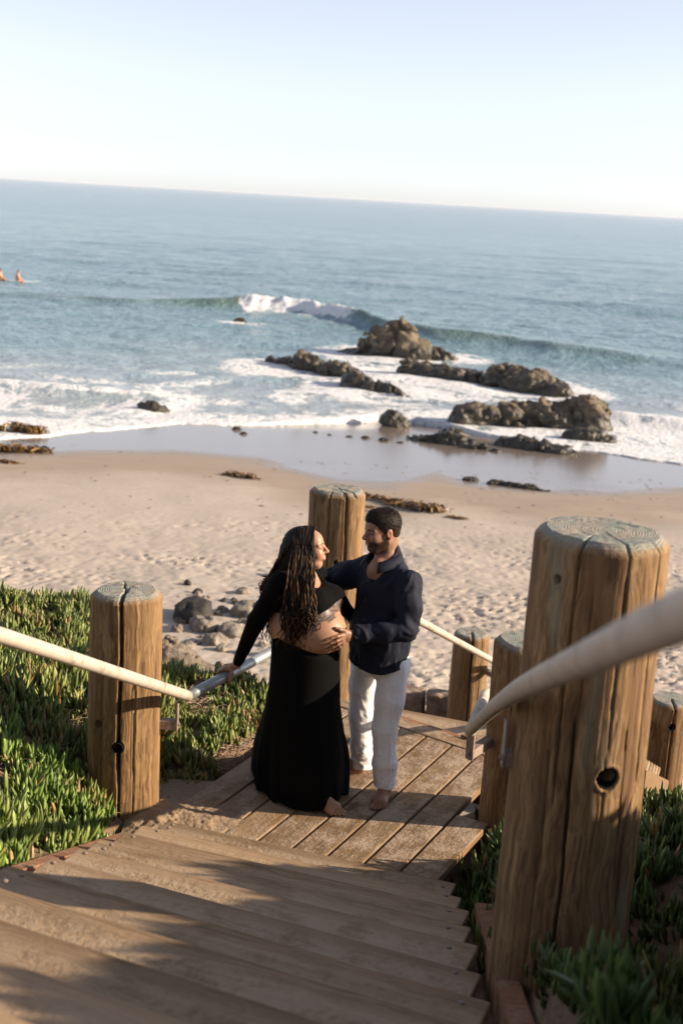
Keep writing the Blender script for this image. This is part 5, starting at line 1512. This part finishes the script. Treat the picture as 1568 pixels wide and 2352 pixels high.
# skirt
nz_, na = 130, 260
th = np.arange(na) / na * 2 * math.pi
zs = np.linspace(0, 1, nz_)
zt = [0, .04, .15, .30, .45, .62, .78, .9, 1.0]
tab = np.array([  # z, cx, cy, rx, ry
    (1.000, -.165, 7.050, .186, .176), (.965, -.163, 7.050, .194, .182), (.86, -.160, 7.062, .198, .186), (.71, -.157, 7.075, .206, .192),
    (.57, -.160, 7.080, .216, .196), (.40, -.164, 7.095, .232, .212), (.24, -.166, 7.14, .272, .272), (.11, -.168, 7.175, .292, .306), (.012, -.168, 7.195, .310, .335)])
rows = []
for q in zs:
    z, cx, cy, rx, ry = [np.interp(q, zt, tab[:, i]) for i in range(5)]
    fa = .5 * sstep(.25, 1.0, q)
    wv = 1 + fa * (.055 * np.sin(7 * th + 1.2 + 1.5 * q) + .04 * np.sin(12 * th + 3 * q + .5) + .02 * np.sin(19 * th - 2 * q)) + .004 * np.sin(5 * th + 9 * q)
    rt = np.interp(np.degrees(th), [0, 45, 90, 135, 167, 195, 224, 267, 285, 305, 330, 360], [.275, .30, .33, .40, .30, .262, .252, .30, .345, .33, .285, .275])
    hs_ = sstep(.35, 1.0, q); cx2, cy2 = cx + (-.15 - cx) * hs_, cy + (7.2 - cy) * hs_
    xe = cx + rx * np.cos(th); ye = cy + ry * np.sin(th); xh = -.15 + rt * np.cos(th); yh = 7.2 + rt * np.sin(th)
    xx = xe + (xh - xe) * hs_; yy = ye + (yh - ye) * hs_
    xx = cx2 + (xx - cx2) * wv; yy = cy2 + (yy - cy2) * wv
    tilt = -.26 * (xx + .16) * (1 - sstep(0, .16, q))
    liftx = .03 * np.exp(-((xx - .10) / .09) ** 2 - ((yy - 6.93) / .12) ** 2) * sstep(.86, 1.0, q)
    rows.append(np.stack([xx, yy, z + tilt + liftx + .012 * sstep(.9, 1, q) * np.sin(9 * th)], -1))
S = np.array(rows).reshape(-1, 3)
S[:, 2] = np.maximum(S[:, 2], .006)
skirt = mesh_np('skirt', S - np.array(WO), gridfaces(nz_, na, True), True, MT['black'], woman)
sd = skirt.modifiers.new('s', 'SOLIDIFY'); sd.thickness = .004; sd.offset = -1

# hair: scalp cap and braids
v = Vol(wh_.c - np.array((.24, .2, .34)), wh_.c + np.array((.16, .2, .16)), .004)
v.ell(wh_.w((-.024, 0, .036)), (.106, .086, .090), wh_.R, 0)
v.ell(wh_.w((-.055, 0, -.03)), (.085, .084, .10), wh_.R, .04)
v.cone(wh_.w((-.085, .0, -.05)), (-.315, 7.075, 1.33), .072, .072, .05)
v.cone((-.315, 7.075, 1.33), (-.345, 7.10, 1.16), .07, .04, .04)
X, Y, Z = v.axes(); P = np.stack(np.broadcast_arrays(X, Y, Z), -1); Lh = (P - wh_.c) @ wh_.R.T
fl_ = np.interp(Lh[..., 2], [-.3, -.06, .0, .04, .07, .1, .13], [.0, .012, .022, .050, .066, .075, .07])
v.d = np.maximum(v.d, (Lh[..., 0] - fl_).astype(np.float32))
I, x, y, z = v.near(.02)
Ln = (np.stack([x, y, z], -1) - wh_.c) @ wh_.R.T
v.d[I] += (.005 * np.abs(np.sin(Ln[:, 0] * 210 + 8 * fbm3(x * 8, y * 8, z * 8, 2, 3))) - .002).astype(np.float32)
cap, V, F = finish('hair', v, MT['hair'], woman, WO, 0)
cattr(cap, 'col', np.array((.010, .0065, .0045))[None] * (.6 + .8 * fbm3(V[:, 0] * 90, V[:, 1] * 90, V[:, 2] * 30, 2, 4))[:, None])
r = np.random.default_rng(21); VV = []; FF = []; CC = []; nb = 0
def bez(c, n):
    c = [np.array(p, float) for p in c]; out = []
    t = np.linspace(0, 1, n)
    # Catmull-Rom through the points
    P = [2 * c[0] - c[1]] + c + [2 * c[-1] - c[-2]]
    m = len(c) - 1
    for q in t * m:
        k = min(int(q), m - 1); f = q - k; p0, p1, p2, p3 = P[k:k + 4]
        out.append(.5 * (2 * p1 + (p2 - p0) * f + (2 * p0 - 5 * p1 + 4 * p2 - p3) * f * f + (3 * p1 - p0 - 3 * p2 + p3) * f ** 3))
    return np.array(out)
def braid(ctrl, rad, col, wav=.004):
    global nb
    n = 64; P = bez(ctrl, n); t = np.linspace(0, 1, n)
    ph = r.uniform(0, 6.28, 2)
    P[:, 0] += wav * t * np.sin(t * r.uniform(14, 26) + ph[0]) ; P[:, 1] += wav * t * np.sin(t * r.uniform(14, 26) + ph[1])
    R = rad * (1 + .28 * np.sin(t * 120 + ph[0])) * np.interp(t, [0, .05, .75, 1], [.8, 1, .9, .35])
    V, Q, T = tube(P, R, 6, False)
    VV.append(V); FF.append(Q + nb); nb += len(V)
    c = np.array(col) * (1 + .35 * np.sin(t * 120 + ph[0] + 1))[:, None]
    CC.append(np.repeat(c, 6, 0))
dark = (.007, .0045, .0035); brn = (.028, .014, .007); gold = (.085, .042, .017)
def hcol(): return [dark, dark, dark, brn, brn, gold][r.integers(0, 6)]
for i in range(170):      # front fall over the near shoulder
    f = r.random(); s = r.random()
    root = wh_.w((.045 - .10 * f, -.035 - .045 * s, .108 - .05 * s - .03 * f))
    side = wh_.w((.052 - .115 * f + r.normal(0, .006), -.084 - .012 * r.random(), .02))
    xb = -.128 - .155 * f + r.normal(0, .012); yb = 6.838 + .03 * r.random() + .02 * f
    mid = (-.135 - .14 * f + r.normal(0, .006), 6.905 - .02 * r.random(), 1.43)
    c2 = (xb, yb, 1.27); zb = r.uniform(1.02, 1.2) - .03 * f
    c3 = (xb + r.normal(0, .015), yb - .008, (1.27 + zb) / 2); c4 = (xb + r.normal(.0, .022), yb - .004 + r.normal(0, .006), zb)
    braid([root, side, mid, c2, c3, c4], r.uniform(.0032, .0048), hcol(), .016)
for i in range(130):      # fall behind the near shoulder
    f = r.random(); s = r.random()
    root = wh_.w((-.05 - .06 * f, -.06 * s, .115 - .07 * f - .02 * s)); side = wh_.w((-.10 - .025 * f, -.068 * s - .015, .0))
    xb = -.335 - .085 * r.random(); yb = 7.00 + .13 * r.random()
    zb = r.choice([r.uniform(1.2, 1.36), r.uniform(.93, 1.15)])
    braid([root, side, (-.305 - .055 * s, 7.02 + .05 * r.random(), 1.44), (xb, yb, 1.33), (xb - .012 * r.random() + r.normal(0, .012), yb + .02, (1.33 + zb) / 2), (xb + r.normal(-.01, .022), yb + .02, zb)], r.uniform(.003, .0046), hcol(), .02)
for i in range(60):      # crown rows
    f = r.random(); s = r.uniform(-1, 1)
    a = wh_.w((.058 - .14 * f, s * .012, .124 - .12 * max(0, f - .45) ** 1.5)); b = wh_.w((.05 - .125 * f, -.058, .088)); c = wh_.w((.045 - .12 * f, -.0885, .03)); d = wh_.w((.035 - .11 * f, -.092, -.03))
    braid([a, b, c, d], .0052, hcol(), .002)
o = mesh_np('braids', np.concatenate(VV) - np.array(WO), np.concatenate(FF), True, MT['hair'], cap)
cattr(o, 'col', np.clip(np.concatenate(CC), 0, 1))

# ------------------------------------------------------------------ surfers far out
def surfer(x, y, face, label, seed, tan):
    v = Vol((x - .6, y - .6, SEA - .25), (x + .6, y + .6, SEA + .95), .016)
    b = SEA + .02; f = Vector(face).normalized(); l = Vector((-f.y, f.x, 0)); c = Vector((x, y, 0))
    P = lambda a, s, z: tuple(c + f * a + l * s + Vector((0, 0, b + z)))
    v.cone(P(0, 0, .08), P(-.02, 0, .30), .15, .13, .05)
    v.cone(P(-.02, 0, .30), P(-.01, 0, .46), .15, .12, .05)
    v.cone(P(-.01, -.16, .50), P(-.01, .16, .50), .06, .06, .05)
    v.cone(P(0, 0, .5), P(.02, 0, .62), .055, .055, .03)
    v.ell(P(.03, 0, .71), (.09, .085, .115), None, .02)
    for s in (-1, 1):
        v.chain([P(0, s * .19, .50), P(.08, s * .22, .27), P(.26, s * .12, .14)], [.05, .042, .035], .03)
        v.chain([P(.02, s * .10, .06), P(.34, s * .20, .04), P(.36, s * .24, -.2)], [.09, .07, .05], .04)
    V, F = v.mesh(); o = mesh_np('person', V - np.array((x, y, SEA)), F, True, MT['skin']); o.location = (x, y, SEA)
    sk = np.repeat(np.array(tan)[None], len(V), 0)
    hairm = ((V[:, 2] > SEA + .02 + .72) | ((V[:, 2] > SEA + .62) & ((V[:, 0] - x) * f.x + (V[:, 1] - y) * f.y < .0)))
    sk[hairm] = (.05, .03, .02)
    cattr(o, 'col', sk)
    return thing(o, label, 'person', 'surfers sitting in the water')
surfer(-23.43, 90.5, (1, .25, 0), 'bare skinned surfer sitting in the water, nearer the white board tip', 1, (.50, .25, .15))
surfer(-24.75, 90.8, (1, .1, 0), 'bare skinned surfer sitting in the water at the left edge of the picture', 2, (.54, .28, .15))
def board(x, y, ang, label):
    n, k = 28, 10; t = np.linspace(0, 1, n); V = []
    for q in t:
        w = .27 * math.sin(math.pi * min(1, .12 + q * .9)) ** .6 if q < .98 else .03; zr = .03 + .34 * max(0, q - .62) ** 1.6 * 2.4
        for j in range(k):
            a = j / k * 2 * math.pi; V.append((2.3 * (q - .30), w * math.cos(a), zr + .035 * math.sin(a) * (w / .27 + .1)))
    o = mesh_np('surfboard', V, gridfaces(n, k, True), True, m_simple('board_white', (.62, .70, .72), .3, .05, 8, .05))
    o.location = (x, y, SEA + .02); o.rotation_euler = (0, 0, ang)
    return thing(o, label, 'surfboard', 'surfboards in the water')
board(-23.4, 90.5, .25, 'white surfboard with raised tip under the right hand surfer')
board(-24.75, 90.8, .1, 'surfboard under the surfer at the left edge')

# ------------------------------------------------------------------ sea haze
bm = bmesh.new(); bmesh.ops.create_cube(bm, size=1)
bmesh.ops.scale(bm, vec=(44000, 34000, 9.4), verts=bm.verts); bmesh.ops.translate(bm, vec=(0, 13000, -.3), verts=bm.verts)
hm = bpy.data.materials.new('sea_haze'); hm.use_nodes = True; ht = hm.node_tree
ht.nodes.remove(ht.nodes['Principled BSDF'])
pv = ht.nodes.new('ShaderNodeVolumePrincipled'); pv.inputs['Color'].default_value = (.93, .95, 1.0, 1); pv.inputs['Density'].default_value = 0.7e-4
ht.links.new(pv.outputs[0], ht.nodes['Material Output'].inputs['Volume'])
hz = bm_obj('haze', bm, hm)
stuff(hz, 'thin pale sea haze softening the horizon', 'haze')
